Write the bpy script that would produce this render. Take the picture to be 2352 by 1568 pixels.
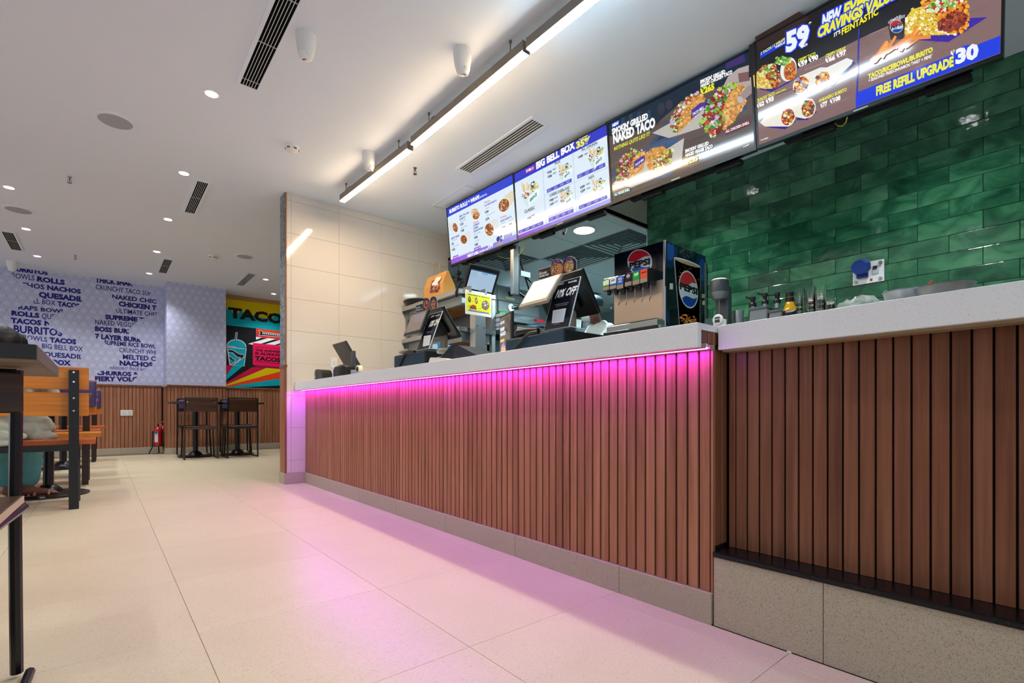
import bpy, bmesh, math, random
from mathutils import Vector, Matrix
random.seed(7)
for o in list(bpy.data.objects): bpy.data.objects.remove(o)
sc = bpy.context.scene
C = sc.collection
V3 = Vector
PI = math.pi
# ---------------- camera, world, exposure ----------------
FPX, HORI, YAW, EYE, CPX = 1128.0, 944.7, math.radians(39.9), 0.66, 1176.0
cd = bpy.data.cameras.new('camera'); cam = bpy.data.objects.new('camera', cd); C.objects.link(cam)
cd.sensor_width = 36.0; cd.lens = FPX/2352*36.0; cd.shift_y = (HORI-784)/2352; cd.clip_start = .05
cam.location = (0, 0, EYE); cam.rotation_euler = (PI/2, 0, -YAW)
sc.camera = cam
w = bpy.data.worlds.new('world'); sc.world = w; w.use_nodes = True
w.node_tree.nodes['Background'].inputs[0].default_value = (.78, .86, 1, 1)
w.node_tree.nodes['Background'].inputs[1].default_value = 1.08
sc.view_settings.view_transform = 'Standard'; sc.view_settings.look = 'None'
sc.view_settings.exposure = 0.0; sc.view_settings.gamma = 1.0
sc.view_settings.use_curve_mapping = False
SPOT_W, LAMP_WARM, LAMP_COOL, LED_S, KITCHEN_W, SCREEN = 37.0, 112.0, 112.0, 100.0, 230.0, .95
# the photograph's line of sight: used to measure real positions on real planes
_s, _c = math.sin(YAW), math.cos(YAW)
def sight(px, py):
    u = (px-CPX)/FPX; v = (HORI-py)/FPX
    return V3((_s+u*_c, _c-u*_s, v))
EYEV = V3((0, 0, EYE))
def atX(px, py, X): r = sight(px, py); return EYEV + r*(X/r.x)
def atY(px, py, Y): r = sight(px, py); return EYEV + r*(Y/r.y)
def atZ(px, py, Z): r = sight(px, py); return EYEV + r*((Z-EYE)/r.z)
# ---------------- materials ----------------
def lin(c):
    if isinstance(c, str):
        c = c.lstrip('#'); c = [int(c[i:i+2], 16)/255 for i in (0, 2, 4)]
    return tuple((x/12.92 if x <= .04045 else ((x+.055)/1.055)**2.4) for x in c)
MATS = {}
def mat(name, col, rough=.5, metal=0., spec=.5, emit=None, es=0., trans=0., bump=None, coat=0., ior=1.45):
    if name in MATS: return MATS[name]
    m = bpy.data.materials.new(name); m.use_nodes = True; MATS[name] = m
    nt = m.node_tree; b = nt.nodes['Principled BSDF']; I = b.inputs
    I['Base Color'].default_value = (*lin(col), 1); I['Roughness'].default_value = rough
    I['Metallic'].default_value = metal; I['Specular IOR Level'].default_value = spec; I['IOR'].default_value = ior
    if emit: I['Emission Color'].default_value = (*lin(emit), 1); I['Emission Strength'].default_value = es
    if trans: I['Transmission Weight'].default_value = trans
    if coat: I['Coat Weight'].default_value = coat; I['Coat Roughness'].default_value = .08
    if bump:
        tc = nt.nodes.new('ShaderNodeTexCoord'); n = nt.nodes.new('ShaderNodeTexNoise'); bp = nt.nodes.new('ShaderNodeBump')
        n.inputs['Scale'].default_value = bump[0]; n.inputs['Detail'].default_value = 3
        bp.inputs['Strength'].default_value = bump[1]; bp.inputs['Distance'].default_value = bump[2] if len(bump) > 2 else .01
        nt.links.new(tc.outputs['Object'], n.inputs['Vector']); nt.links.new(n.outputs['Fac'], bp.inputs['Height']); nt.links.new(bp.outputs[0], I['Normal'])
    return m
class NT:
    """tiny node-tree writer"""
    def __init__(s, m): s.t = m.node_tree; s.b = s.t.nodes['Principled BSDF']
    def n(s, kind, **kw):
        nd = s.t.nodes.new('ShaderNode'+kind)
        for k, v in kw.items():
            if k.startswith('i_'):
                k2 = k[2:]; k2 = int(k2) if k2.isdigit() else k2.replace('_', ' ')
                if hasattr(v, 'links') or isinstance(v, bpy.types.NodeSocket): s.t.links.new(v, nd.inputs[k2])
                else: nd.inputs[k2].default_value = v
            else: setattr(nd, k, v)
        return nd
    def l(s, a, b): s.t.links.new(a, b)
    def math(s, op, a, b=None):
        nd = s.t.nodes.new('ShaderNodeMath'); nd.operation = op
        for i, x in enumerate((a, b)):
            if x is None: continue
            if isinstance(x, (int, float)): nd.inputs[i].default_value = x
            else: s.t.links.new(x, nd.inputs[i])
        return nd.outputs[0]
    def ramp(s, fac, stops):
        r = s.t.nodes.new('ShaderNodeValToRGB'); e = r.color_ramp.elements
        while len(e) < len(stops): e.new(.5)
        for i, (p, c) in enumerate(stops): e[i].position = p; e[i].color = (*lin(c), 1)
        s.t.links.new(fac, r.inputs[0]); return r.outputs[0]
    def mix(s, fac, a, b, mode='MIX'):
        nd = s.t.nodes.new('ShaderNodeMix'); nd.data_type = 'RGBA'; nd.blend_type = mode
        for idx, x in ((0, fac), (6, a), (7, b)):
            if isinstance(x, (int, float)): nd.inputs[idx].default_value = x
            elif isinstance(x, (tuple, str)): nd.inputs[idx].default_value = (*lin(x), 1)
            else: s.t.links.new(x, nd.inputs[idx])
        return nd.outputs[2]
    def bump(s, h, strength, dist):
        bp = s.n('Bump'); bp.inputs['Strength'].default_value = strength; bp.inputs['Distance'].default_value = dist
        s.l(h, bp.inputs['Height']); s.l(bp.outputs[0], s.b.inputs['Normal'])
    def vec(s, scale=(1, 1, 1), rnd=10.):
        """object coordinates, shifted per object, scaled"""
        tc = s.n('TexCoord'); oi = s.n('ObjectInfo')
        k = s.math('MULTIPLY', oi.outputs['Random'], rnd)
        a = s.n('VectorMath', operation='ADD'); s.l(tc.outputs['Object'], a.inputs[0]); s.l(k, a.inputs[1])
        mp = s.n('Mapping'); mp.inputs['Scale'].default_value = scale; s.l(a.outputs[0], mp.inputs['Vector'])
        return mp.outputs[0], oi.outputs['Random']
def wood(name, dark, midc, light, axis='z', rough=.45, var=.25, sc_=1.0, spec=.4):
    m = mat(name, midc, rough, spec=spec); t = NT(m)
    st = {'z': (60, 60, 2.2), 'x': (2.2, 60, 60), 'y': (60, 2.2, 60)}[axis]
    v, r = t.vec(tuple(a*sc_ for a in st)); v2, _ = t.vec(tuple(a*.16*sc_ for a in st))
    n1 = t.n('TexNoise', i_Scale=1.0, i_Detail=5.0, i_Roughness=.65); t.l(v, n1.inputs['Vector'])
    n2 = t.n('TexNoise', i_Scale=1.0, i_Detail=2.0, i_Distortion=1.2); t.l(v2, n2.inputs['Vector'])
    f = t.math('ADD', t.math('MULTIPLY', n1.outputs['Fac'], .55), t.math('MULTIPLY', n2.outputs['Fac'], .45))
    col = t.ramp(f, [(.33, dark), (.5, midc), (.68, light)])
    k = t.math('ADD', t.math('MULTIPLY', r, var), 1-var*.6)
    hs = t.n('HueSaturation'); t.l(col, hs.inputs['Color']); t.l(k, hs.inputs['Value']); t.l(hs.outputs[0], t.b.inputs['Base Color'])
    t.bump(n1.outputs['Fac'], .18, .002)
    return m
def speckle(name, base, dark, scale=260, rough=.35, thr=.32, light=None, var=.0, cloud=0., coat=0., spec=.5):
    m = mat(name, base, rough, coat=coat, spec=spec); t = NT(m)
    v, r = t.vec((1, 1, 1))
    vo = t.n('TexNoise', i_Scale=float(scale), i_Detail=2.0, i_Roughness=.7); t.l(v, vo.inputs['Vector'])
    col = t.ramp(vo.outputs['Fac'], [(thr-.06, dark), (thr+.05, base), (.62, base), (.72, light or base)])
    if cloud:
        n = t.n('TexNoise', i_Scale=3.2, i_Detail=4.0, i_Distortion=.6); t.l(v, n.inputs['Vector'])
        k = t.math('ADD', t.math('MULTIPLY', n.outputs['Fac'], cloud), 1-cloud*.5)
        hs = t.n('HueSaturation'); t.l(col, hs.inputs['Color']); t.l(k, hs.inputs['Value']); col = hs.outputs[0]
    if var:
        k = t.math('ADD', t.math('MULTIPLY', r, var), 1-var*.5)
        hs = t.n('HueSaturation'); t.l(col, hs.inputs['Color']); t.l(k, hs.inputs['Value']); col = hs.outputs[0]
    t.l(col, t.b.inputs['Base Color'])
    return m
def attr_mat(name, emissive, rough=.5, spec=.3, es=1.):
    m = mat(name, '#000000', rough, spec=spec); t = NT(m)
    a = t.n('Attribute', attribute_name='Col')
    if emissive: t.l(a.outputs['Color'], t.b.inputs['Emission Color']); t.b.inputs['Emission Strength'].default_value = es
    else: t.l(a.outputs['Color'], t.b.inputs['Base Color'])
    return m
SCREENM = attr_mat('lcd_screen', True, .09, .75, SCREEN)
PRINT = attr_mat('flat_print', False, .45, .35)
PRINTG = attr_mat('glossy_print', False, .12, .5)
WALLP = attr_mat('mural_paint', False, .6, .2)
# ---------------- mesh builder ----------------
class B:
    def __init__(s): s.bm = bmesh.new()
    def box(s, x0, x1, y0, y1, z0, z1, bev=0, seg=1, M=None):
        vs = [s.bm.verts.new((x, y, z)) for x in (x0, x1) for y in (y0, y1) for z in (z0, z1)]
        fs = [s.bm.faces.new([vs[i] for i in f]) for f in ((0, 1, 3, 2), (4, 6, 7, 5), (0, 4, 5, 1), (2, 3, 7, 6), (0, 2, 6, 4), (1, 5, 7, 3))]
        if bev:
            es = list({e for f in fs for e in f.edges})
            r = bmesh.ops.bevel(s.bm, geom=es, offset=bev, segments=seg, affect='EDGES', profile=.5)
            vs = list({v for f in r['faces'] for v in f.verts} | {v for v in vs if v.is_valid})
        if M is not None: bmesh.ops.transform(s.bm, matrix=M, verts=[v for v in vs if v.is_valid])
        return s
    def ring(s, c, ax, r, n, ph=0):
        ax = ax.normalized(); a = ax.orthogonal().normalized(); b = ax.cross(a)
        return [s.bm.verts.new(c + (a*math.cos(ph+2*PI*i/n) + b*math.sin(ph+2*PI*i/n))*r) for i in range(n)]
    def skin(s, rings, cap=True):
        n = len(rings[0])
        for p, q in zip(rings, rings[1:]):
            for i in range(n): s.bm.faces.new((p[i], p[(i+1) % n], q[(i+1) % n], q[i]))
        if cap:
            s.bm.faces.new(rings[0][::-1]); s.bm.faces.new(rings[-1])
        return s
    def cyl(s, p0, p1, r, n=16, r2=None, ph=0, cap=True):
        p0, p1 = V3(p0), V3(p1); ax = p1-p0
        return s.skin([s.ring(p0, ax, r, n, ph), s.ring(p1, ax, r if r2 is None else r2, n, ph)], cap)
    def tube(s, pts, r, n=8, ph=0, closed=False):
        pts = [V3(p) for p in pts]; rs = []
        ref = None
        for i, p in enumerate(pts):
            a = pts[i-1] if i else p; b = pts[i+1] if i+1 < len(pts) else p
            ax = (b-a).normalized() if (b-a).length > 1e-9 else V3((0, 0, 1))
            if ref is None: ref = ax.orthogonal().normalized()
            ref = (ref - ax*ref.dot(ax)).normalized(); bb = ax.cross(ref)
            rr = r[i] if isinstance(r, (list, tuple)) else r
            rs.append([s.bm.verts.new(p+(ref*math.cos(ph+2*PI*k/n)+bb*math.sin(ph+2*PI*k/n))*rr) for k in range(n)])
        return s.skin(rs)
    def lathe(s, prof, c=(0, 0, 0), n=24, M=None):
        c = V3(c); rs = []
        for r, z in prof: rs.append([s.bm.verts.new(c+V3((max(r, 1e-5)*math.cos(2*PI*i/n), max(r, 1e-5)*math.sin(2*PI*i/n), z))) for i in range(n)])
        if M is not None: bmesh.ops.transform(s.bm, matrix=M, verts=[v for r in rs for v in r])
        return s.skin(rs)
    def ball(s, c, r, n=14, sc_=(1, 1, 1)):
        k = max(5, n//2); c = V3(c); rs = []
        for j in range(k+1):
            th = PI*j/k; rr = max(math.sin(th), 1e-4)
            rs.append([s.bm.verts.new(c+V3((r*sc_[0]*rr*math.cos(2*PI*i/n), r*sc_[1]*rr*math.sin(2*PI*i/n), -r*sc_[2]*math.cos(th)))) for i in range(n)])
        return s.skin(rs)
    def prism(s, poly, O, U, V, N, d0, d1):
        """poly [(u,v)] extruded from d0 to d1 along N"""
        O, U, V, N = map(V3, (O, U, V, N))
        a = [s.bm.verts.new(O+U*u+V*v+N*d0) for u, v in poly]; b = [s.bm.verts.new(O+U*u+V*v+N*d1) for u, v in poly]
        n = len(poly); s.bm.faces.new(a[::-1]); s.bm.faces.new(b)
        for i in range(n): s.bm.faces.new((a[i], a[(i+1) % n], b[(i+1) % n], b[i]))
        return s
    def quad(s, *ps): s.bm.faces.new([s.bm.verts.new(V3(p)) for p in ps]); return s
    def mesh(s, name, m, smooth=None):
        bmesh.ops.recalc_face_normals(s.bm, faces=s.bm.faces[:])
        me = bpy.data.meshes.new(name); s.bm.to_mesh(me); s.bm.free()
        for x in (m if isinstance(m, (list, tuple)) else [m]): me.materials.append(x)
        if smooth:
            me.polygons.foreach_set('use_smooth', [True]*len(me.polygons)); me.set_sharp_from_angle(angle=smooth)
        return me
    def obj(s, name, m, parent=None, loc=None, smooth=None, **tags):
        return link(name, s.mesh(name, m, smooth), parent, loc, **tags)
def link(name, me, parent=None, loc=None, rot=None, **tags):
    o = bpy.data.objects.new(name, me); C.objects.link(o)
    if parent: o.parent = parent
    if loc is not None: o.location = loc
    if rot is not None: o.rotation_euler = rot
    for k, v in tags.items(): o[{'cat': 'category'}.get(k, k)] = v
    return o
def thing(name, label, cat, loc=(0, 0, 0), rz=0, group=None):
    o = link(name, None, None, loc, (0, 0, rz), label=label, cat=cat)
    o.empty_display_size = .05
    if group: o['group'] = group
    return o
def struct(name, b, m, parent=None, **k):
    o = b.obj(name, m, parent, **k)
    if not parent: o['kind'] = 'structure'
    return o
def holder(name, loc=(0, 0, 0)):
    o = link(name, None, None, loc); o['kind'] = 'structure'; return o
def copy_thing(root, loc, rz=None, label=None):
    r = root.copy(); C.objects.link(r); r.location = loc
    if rz is not None: r.rotation_euler = (0, 0, rz)
    if label: r['label'] = label
    for ch in list(root.children):
        c = ch.copy(); C.objects.link(c); c.parent = r
        for g in list(ch.children):
            d = g.copy(); C.objects.link(d); d.parent = c
    return r
# ---------------- flat prints: posters, murals, screens ----------------
GL = {}
def glyph(ch, bold):
    key = (ch, bold)
    if key in GL: return GL[key]
    cu = bpy.data.curves.new('t', 'FONT'); cu.resolution_u = 2; cu.offset = (.010, .034, .058)[bold]; cu.fill_mode = 'FRONT'
    o = bpy.data.objects.new('t', cu); C.objects.link(o)
    def get(s):
        cu.body = s; bpy.context.view_layer.update()
        me = o.evaluated_get(bpy.context.evaluated_depsgraph_get()).to_mesh()
        vs = [(v.co.x, v.co.y) for v in me.vertices]; fs = [tuple(p.vertices) for p in me.polygons]
        return vs, fs
    def ext(s): v = get(s)[0]; return max(a[0] for a in v)-min(a[0] for a in v)
    adv = ext('H'+ch+'H')-ext('HH') if ch != ' ' else .30
    vs, fs = get(ch) if ch != ' ' else ([], [])
    bpy.data.objects.remove(o); bpy.data.curves.remove(cu)
    GL[key] = (vs, fs, adv); return GL[key]
def clip_poly(poly, mask):
    """clip a convex polygon to a convex counter-clockwise mask"""
    for (ax, ay), (bx, by) in zip(mask, mask[1:]+mask[:1]):
        out = []
        f = lambda p: (bx-ax)*(p[1]-ay)-(by-ay)*(p[0]-ax)
        for i, p in enumerate(poly):
            q = poly[(i+1) % len(poly)]; fp, fq = f(p), f(q)
            if fp >= 0: out.append(p)
            if (fp >= 0) != (fq >= 0): k = fp/(fp-fq); out.append((p[0]+(q[0]-p[0])*k, p[1]+(q[1]-p[1])*k))
        poly = out
        if len(poly) < 3: return []
    return poly
class Canvas:
    def __init__(s, O, U, V, px=True):
        s.O, s.U, s.V = V3(O), V3(U).normalized(), V3(V).normalized(); s.N = s.U.cross(s.V)
        s.px = px; s.vs = []; s.fs = []; s.cs = []; s.d = 0.; s.view(0, 0, 1); s.mask = None; s.step = 2.5e-5; s.lim = None
    def view(s, ox, oy, k): s.ox, s.oy, s.k = ox, oy, k; return s
    def uv(s, x, y):
        if not s.px: return (x, y)
        r = sight(s.ox+x/s.k, s.oy+y/s.k); t = (s.O-EYEV).dot(s.N)/r.dot(s.N); p = EYEV+r*t-s.O
        return (p.dot(s.U), p.dot(s.V))
    def raw(s, poly, col, d):
        if s.lim: poly = clip_poly(poly, s.lim) if len(poly) < 5 else poly
        if len(poly) < 3: return
        n = len(s.vs)
        for u, v in poly: s.vs.append(s.O+s.U*u+s.V*v+s.N*d); s.cs.append((*col, 1))
        s.fs.append(tuple(range(n, n+len(poly))))
    def up(s): s.d += s.step
    def poly(s, pts, col, up=True):
        if up: s.up()
        s.raw([s.uv(*p) for p in pts], lin(col), s.d)
    def rect(s, x0, y0, x1, y1, col, up=True): s.poly([(x0, y0), (x1, y0), (x1, y1), (x0, y1)], col, up)
    def ell(s, cx, cy, rx, ry, col, rot=0, n=20, up=True, a0=0, a1=360):
        pts = []
        for i in range(n+(a1-a0 < 360)):
            a = math.radians(a0+(a1-a0)*i/n); x, y = rx*math.cos(a), ry*math.sin(a); r = math.radians(rot)
            pts.append((cx+x*math.cos(r)-y*math.sin(r), cy+x*math.sin(r)+y*math.cos(r)))
        s.poly(pts, col, up)
    def line(s, pts, wd, col, up=True):
        if up: s.up()
        for (x0, y0), (x1, y1) in zip(pts, pts[1:]):
            L = math.hypot(x1-x0, y1-y0) or 1; nx, ny = -(y1-y0)/L*wd/2, (x1-x0)/L*wd/2
            s.poly([(x0+nx, y0+ny), (x1+nx, y1+ny), (x1-nx, y1-ny), (x0-nx, y0-ny)], col, False)
    def chips(s, cx, cy, rx, ry, n, size, pal, rot=0, seed=1):
        rnd = random.Random(seed*31+int(cx)); r = math.radians(rot)
        for i in range(n):
            a = rnd.random()*2*PI; q = math.sqrt(rnd.random()); x, y = rx*q*math.cos(a), ry*q*math.sin(a)
            X, Y = cx+x*math.cos(r)-y*math.sin(r), cy+x*math.sin(r)+y*math.cos(r); k = size*(.5+rnd.random()); b = rnd.random()*PI
            m = rnd.choice((3, 4, 4, 5))
            if i % 6 == 0: s.up()
            s.poly([(X+k*math.cos(b+2*PI*j/m)*(.6+.4*rnd.random()), Y+k*math.sin(b+2*PI*j/m)*.7) for j in range(m)], rnd.choice(pal), False)
    def text(s, t, x0, y0, x1, y1, h, col, bold=1, ital=0., mask=None, outline=None):
        """baseline from (x0,y0) to (x1,y1), capital height h"""
        a, b = s.uv(x0, y0), s.uv(x1, y1); hv = abs(s.uv(x0, y0-h)[1]-a[1])
        ex = (b[0]-a[0], b[1]-a[1]); wt = sum(glyph(c, bold)[2] for c in t) or 1
        H = max(v[1] for v in glyph('H', bold)[0]); s.up(); X = 0.; k = hv/H; lc = lin(col)
        L = math.hypot(*ex); dx, dy = ex[0]/L, ex[1]/L
        for c in t:
            vs, fs, adv = glyph(c, bold)
            P = []
            for gx, gy in vs:
                q = (X+gx)/wt; P.append((a[0]+ex[0]*q+ital*gy*k, a[1]+ex[1]*q+gy*k))
            for f in fs:
                pl = [P[i] for i in f]
                if mask:
                    for mk in mask:
                        cp = clip_poly(pl, mk)
                        if cp: s.raw(cp, lc, s.d)
                else: s.raw(pl, lc, s.d)
            X += adv
    def build(s, name, m, parent=None, origin=(0, 0, 0), **tags):
        o = V3(origin); me = bpy.data.meshes.new(name); me.from_pydata([tuple(v-o) for v in s.vs], [], s.fs)
        at = me.attributes.new('Col', 'FLOAT_COLOR', 'POINT'); at.data.foreach_set('color', [x for c in s.cs for x in c])
        me.materials.append(m)
        return link(name, me, parent, **tags)
def ccw(p): 
    a = sum(p[i][0]*p[(i+1) % len(p)][1]-p[(i+1) % len(p)][0]*p[i][1] for i in range(len(p)))
    return p if a > 0 else p[::-1]
for _b in (0, 1, 2):
    for _ch in "ABCDEFGHIJKLMNOPQRSTUVWXYZ0123456789%&/!'+-*.,()₹": glyph(_ch, _b)
# ---------------- shared materials ----------------
CEIL_Z = 2.653
m_ceil = mat('ceiling_paint', '#e0e7f0', .9, spec=.1, bump=(300, .05, .002))
m_white = mat('white_plastic', '#e6e6e4', .4)
m_offw = mat('offwhite_metal', '#d9d8d4', .5)
m_dark = mat('black_metal', '#101316', .38, spec=.5)
m_black = mat('black_plastic', '#0b0c0e', .35)
m_blackm = mat('matt_black', '#060708', .8)
m_cav = mat('cavity_shade_black', '#05080a', .9, spec=.1)  # flat black in place of the shade inside vents and above ceiling panels
m_steel = mat('stainless_steel', '#b9bec0', .3, metal=1., bump=(90, .03, .002))
m_steelm = mat('dull_steel', '#8f9698', .45, metal=.85)
m_chrome = mat('chrome', '#d8dcdf', .12, metal=1.)
m_greys = mat('grey_speaker_grille', '#a4a8ac', .7)
m_drk_brown = mat('backing_board', '#22130f', .7)
m_paint = mat('wall_paint', '#c9c5bf', .85, spec=.2)
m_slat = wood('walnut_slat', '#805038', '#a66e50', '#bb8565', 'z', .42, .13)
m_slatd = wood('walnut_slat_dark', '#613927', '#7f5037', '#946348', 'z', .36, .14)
m_stone = speckle('white_speckled_quartz', '#eceff0', '#aeb0ae', 330, .3, .33, '#efefef', cloud=.06)
m_ftile = speckle('cream_stone_tile', '#d2c5a6', '#b9a987', 190, .3, .36, '#e0d6bb', var=.05, cloud=.14, spec=.45)
m_btile = speckle('beige_granite_tile', '#b7ac97', '#857a66', 380, .45, .40, '#cbc1ad', var=.05, cloud=.10)
m_grout = mat('tile_grout', '#8a7c62', .9)
m_wtile = mat('ivory_gloss_tile', '#dcd6cc', .07, spec=.55, coat=.3)
m_gran = speckle('black_granite', '#0d0e12', '#030408', 120, .24, .42, '#34343f', spec=.35)
m_led = mat('magenta_led', '#000000', .5, emit='#ffffff', es=LED_S)
m_led.node_tree.nodes['Principled BSDF'].inputs['Emission Color'].default_value = (.56, .03, 1, 1)
m_warm = mat('warm_tube', '#ffffff', .5, emit='#ffe0b8', es=LAMP_WARM)
m_cool = mat('cool_tube', '#ffffff', .5, emit='#d5f2ff', es=LAMP_COOL)
m_lens = mat('lamp_lens', '#ffffff', .5, emit='#fdfbff', es=14.)
m_lampbody = mat('bronze_lamp_body', '#7d746b', .5, metal=.3)

# ---------------- floor ----------------
flo = struct('floor', B().box(-3.5, 1.62, -2.5, 9.75, -.1, -.004).box(1.62, 4.2, 4.75, 9.75, -.1, -.004), m_grout)
def tiles(parent, me, cells):
    for loc in cells: link(me.name, me, parent, loc)
tw = B().box(0, .5701, 0, .5871, -.012, 0, .0008).mesh('tile', m_ftile)
cells = [(-2.063+.5712*i, -.043+.588*k, 0) for i in range(6) for k in range(16)]
cells += [(1.364+.5712*i, -.043+.588*k, 0) for i in range(4) for k in range(9, 16)]
tiles(flo, tw, [c for c in cells if not (c[0] < -.9 and c[1] < 2.2)])
tn = B().box(0, .081, 0, .5865, -.012, 0, .0008).mesh('border_tile', m_ftile)
tiles(flo, tn, [(1.364, -.043+.588*k, 0) for k in range(9)])

# ---------------- walls of the dining room ----------------
YA, YJ, YM = 9.636, 9.152, 9.50
m_wp = mat('lavender_wallpaper', '#b9bad0', .6, spec=.25); t = NT(m_wp)
tc = t.n('TexCoord'); sx = t.n('SeparateXYZ'); t.l(tc.outputs['Object'], sx.inputs[0])
P = .1; X_ = t.math('DIVIDE', sx.outputs[0], P); Z_ = t.math('DIVIDE', sx.outputs[2], P)
row = t.math('FLOOR', Z_); half = t.math('MULTIPLY', t.math('MODULO', t.math('ADD', row, 100), 2), .5)
fx = t.math('SUBTRACT', t.math('FRACT', t.math('ADD', t.math('ADD', X_, 100), half)), .5); fz = t.math('SUBTRACT', t.math('FRACT', Z_), .5)
dd = t.math('SQRT', t.math('ADD', t.math('MULTIPLY', fx, fx), t.math('MULTIPLY', fz, fz)))
ln = t.math('LESS_THAN', t.math('ABSOLUTE', t.math('SUBTRACT', dd, .47)), .022)
ln2 = t.math('MULTIPLY', t.math('LESS_THAN', t.math('FRACT', t.math('MULTIPLY', dd, 11)), .25), t.math('GREATER_THAN', dd, .18))
dot = t.math('LESS_THAN', dd, .11)
dk = t.math('LESS_THAN', t.math('SQRT', t.math('ADD', t.math('POWER', t.math('SUBTRACT', fx, .05), 2), t.math('POWER', fz, 2))), .04)
c1 = t.mix(t.math('MULTIPLY', ln2, .14), '#c3c8e4', '#8e93b8'); c2 = t.mix(t.math('MULTIPLY', ln, .5), c1, '#5b5c78')
c3 = t.mix(dot, c2, '#e2e4ee'); c4 = t.mix(dk, c3, '#6b6c86'); t.l(c4, t.b.inputs['Base Color'])
wb = struct('wall_back', B().box(-3.6, .87, YA, YA+.15, 1.07, 2.66), m_wp)
wj = struct('wall_back_column', B().box(.766, 1.561, YJ, YA+.1, 1.07, 2.66), m_wp)
m_amb = mat('amber_cove', '#b98a58', .7)
wm = struct('wall_back_mural', B().box(1.561, 4.2, YM, YM+.2, 0, 2.66), m_amb)
struct('wall_back_base', B().box(-3.6, .87, YA+.004, YA+.15, 0, 1.07).box(.77, 1.557, YJ+.004, YA+.1, 0, 1.07), m_drk_brown)
struct('wall_left', B().box(-3.65, -3.5, -2.5, 2.2, 0, 2.66).box(-3.65, -3.5, 8.9, 9.8, 0, 2.66).box(-3.65, -3.5, 2.2, 8.9, 2.4, 2.66), m_paint)  # unseen wall, wide gap added to let world light onto ceiling and walls
struct('wall_right_far', B().box(4.2, 4.3, 6.52, 9.8, 0, 2.66), m_paint)
def wainscot(label, x0, x1, y, side=None):
    r = holder('wainscot'); 
    b = B(); n = int((x1-x0)/.0465)
    for i in range(n): b.box(x0+i*.0465+.003, x0+(i+1)*.0465-.003, y-.014, y, .1, 1.045)
    if side:
        for i in range(int((side-y)/.0465)): b.box(x0-.012, x0, y+i*.0465, y+i*.0465+.041, .1, 1.045)
    o = b.obj('slats', m_slat, r); o['kind'] = 'stuff'
    B().box(x0-.004, x1, y-.03, y+.004, 1.045, 1.072, .003).obj('cap_rail', m_slatd, r)
    B().box(x0, x1, y-.004, y, .1, 1.05).obj('backing', m_drk_brown, r)
    n = max(1, round((x1-x0)/.55)); w_ = (x1-x0)/n
    me = B().box(.001, w_-.001, -.018, 0, 0, .1, .001).mesh('skirting_tile', m_btile)
    for i in range(n): link('skirting_tile', me, r, (x0+i*w_, y, 0))
    if side: B().box(x0-.016, x0, y-.018, side, 0, .1, .001).box(x0-.02, x0, y-.03, side, 1.045, 1.072).obj('return_strip', m_btile, r)
    return r
wainscot('a', -3.4, .752, YA); wainscot('b', .768, 1.561, YJ, YA-.02); wainscot('c', 1.561, 4.2, YM)
# lettering on the wallpaper, cut to zigzag bands
cv = Canvas((0, YA-.0008, 0), (1, 0, 0), (0, 0, 1)).view(0, 560, 4.6125); cv.step = 1e-6
NAVY, NAV2 = '#26277c', '#2c2470'
def bands(rows):
    out = []
    for (y0, a0, b0), (y1, a1, b1) in zip(rows, rows[1:]):
        out.append(ccw([cv.uv(a0, y0), cv.uv(b0, y0), cv.uv(b1, y1), cv.uv(a1, y1)]))
    return out
k1 = bands([(215, 118, 420), (300, 118, 620), (395, 190, 740), (440, 300, 870), (500, 405, 885), (575, 405, 885), (640, 280, 850), (700, 110, 690), (760, 110, 560), (820, 110, 520), (870, 110, 520), (940, 140, 640), (1000, 300, 790), (1060, 440, 885), (1130, 445, 885), (1200, 530, 885), (1295, 640, 740)])
k2 = bands([(340, 1000, 1180), (400, 1000, 1350), (480, 1000, 1480), (530, 1120, 1665), (600, 1250, 1665), (690, 1235, 1665), (745, 1120, 1665), (795, 1000, 1500), (860, 1000, 1405), (925, 1000, 1348), (980, 1000, 1400), (1030, 1060, 1520), (1075, 1150, 1655), (1150, 1262, 1665), (1285, 1262, 1665), (1300, 1150, 1560), (1390, 1000, 1480), (1460, 1000, 1395)])
R1 = [("BURRITOS", 120, 280, 505, 328, 46, 2), ("BOWLS", 120, 358, 368, 388, 55, 0), ("ROLLS", 388, 392, 685, 432, 52, 2), ("CHOS", 215, 452, 470, 480, 50, 1), ("NACHOS", 498, 482, 855, 526, 48, 2),
      ("QUESADIL", 412, 560, 878, 612, 56, 2), ("LL BOX", 352, 628, 585, 650, 52, 0), ("TACOS", 612, 655, 842, 680, 50, 2), ("RAPS", 190, 692, 400, 708, 46, 1), ("BOWL", 428, 712, 690, 735, 40, 1),
      ("ROLLS", 118, 752, 415, 782, 50, 2), ("QUE", 440, 790, 580, 800, 56, 0), ("TACOS", 118, 834, 435, 860, 54, 2), ("NA", 468, 862, 620, 872, 50, 2), ("BURRITOS", 140, 935, 660, 975, 78, 1),
      ("BOWLS", 240, 1010, 500, 1036, 50, 0), ("TACOS", 528, 1040, 805, 1060, 52, 2), ("BIG BELL BOX", 440, 1104, 878, 1140, 52, 0), ("QUESADIL", 465, 1190, 875, 1220, 50, 1), ("BOX", 560, 1276, 742, 1286, 52, 2)]
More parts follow.
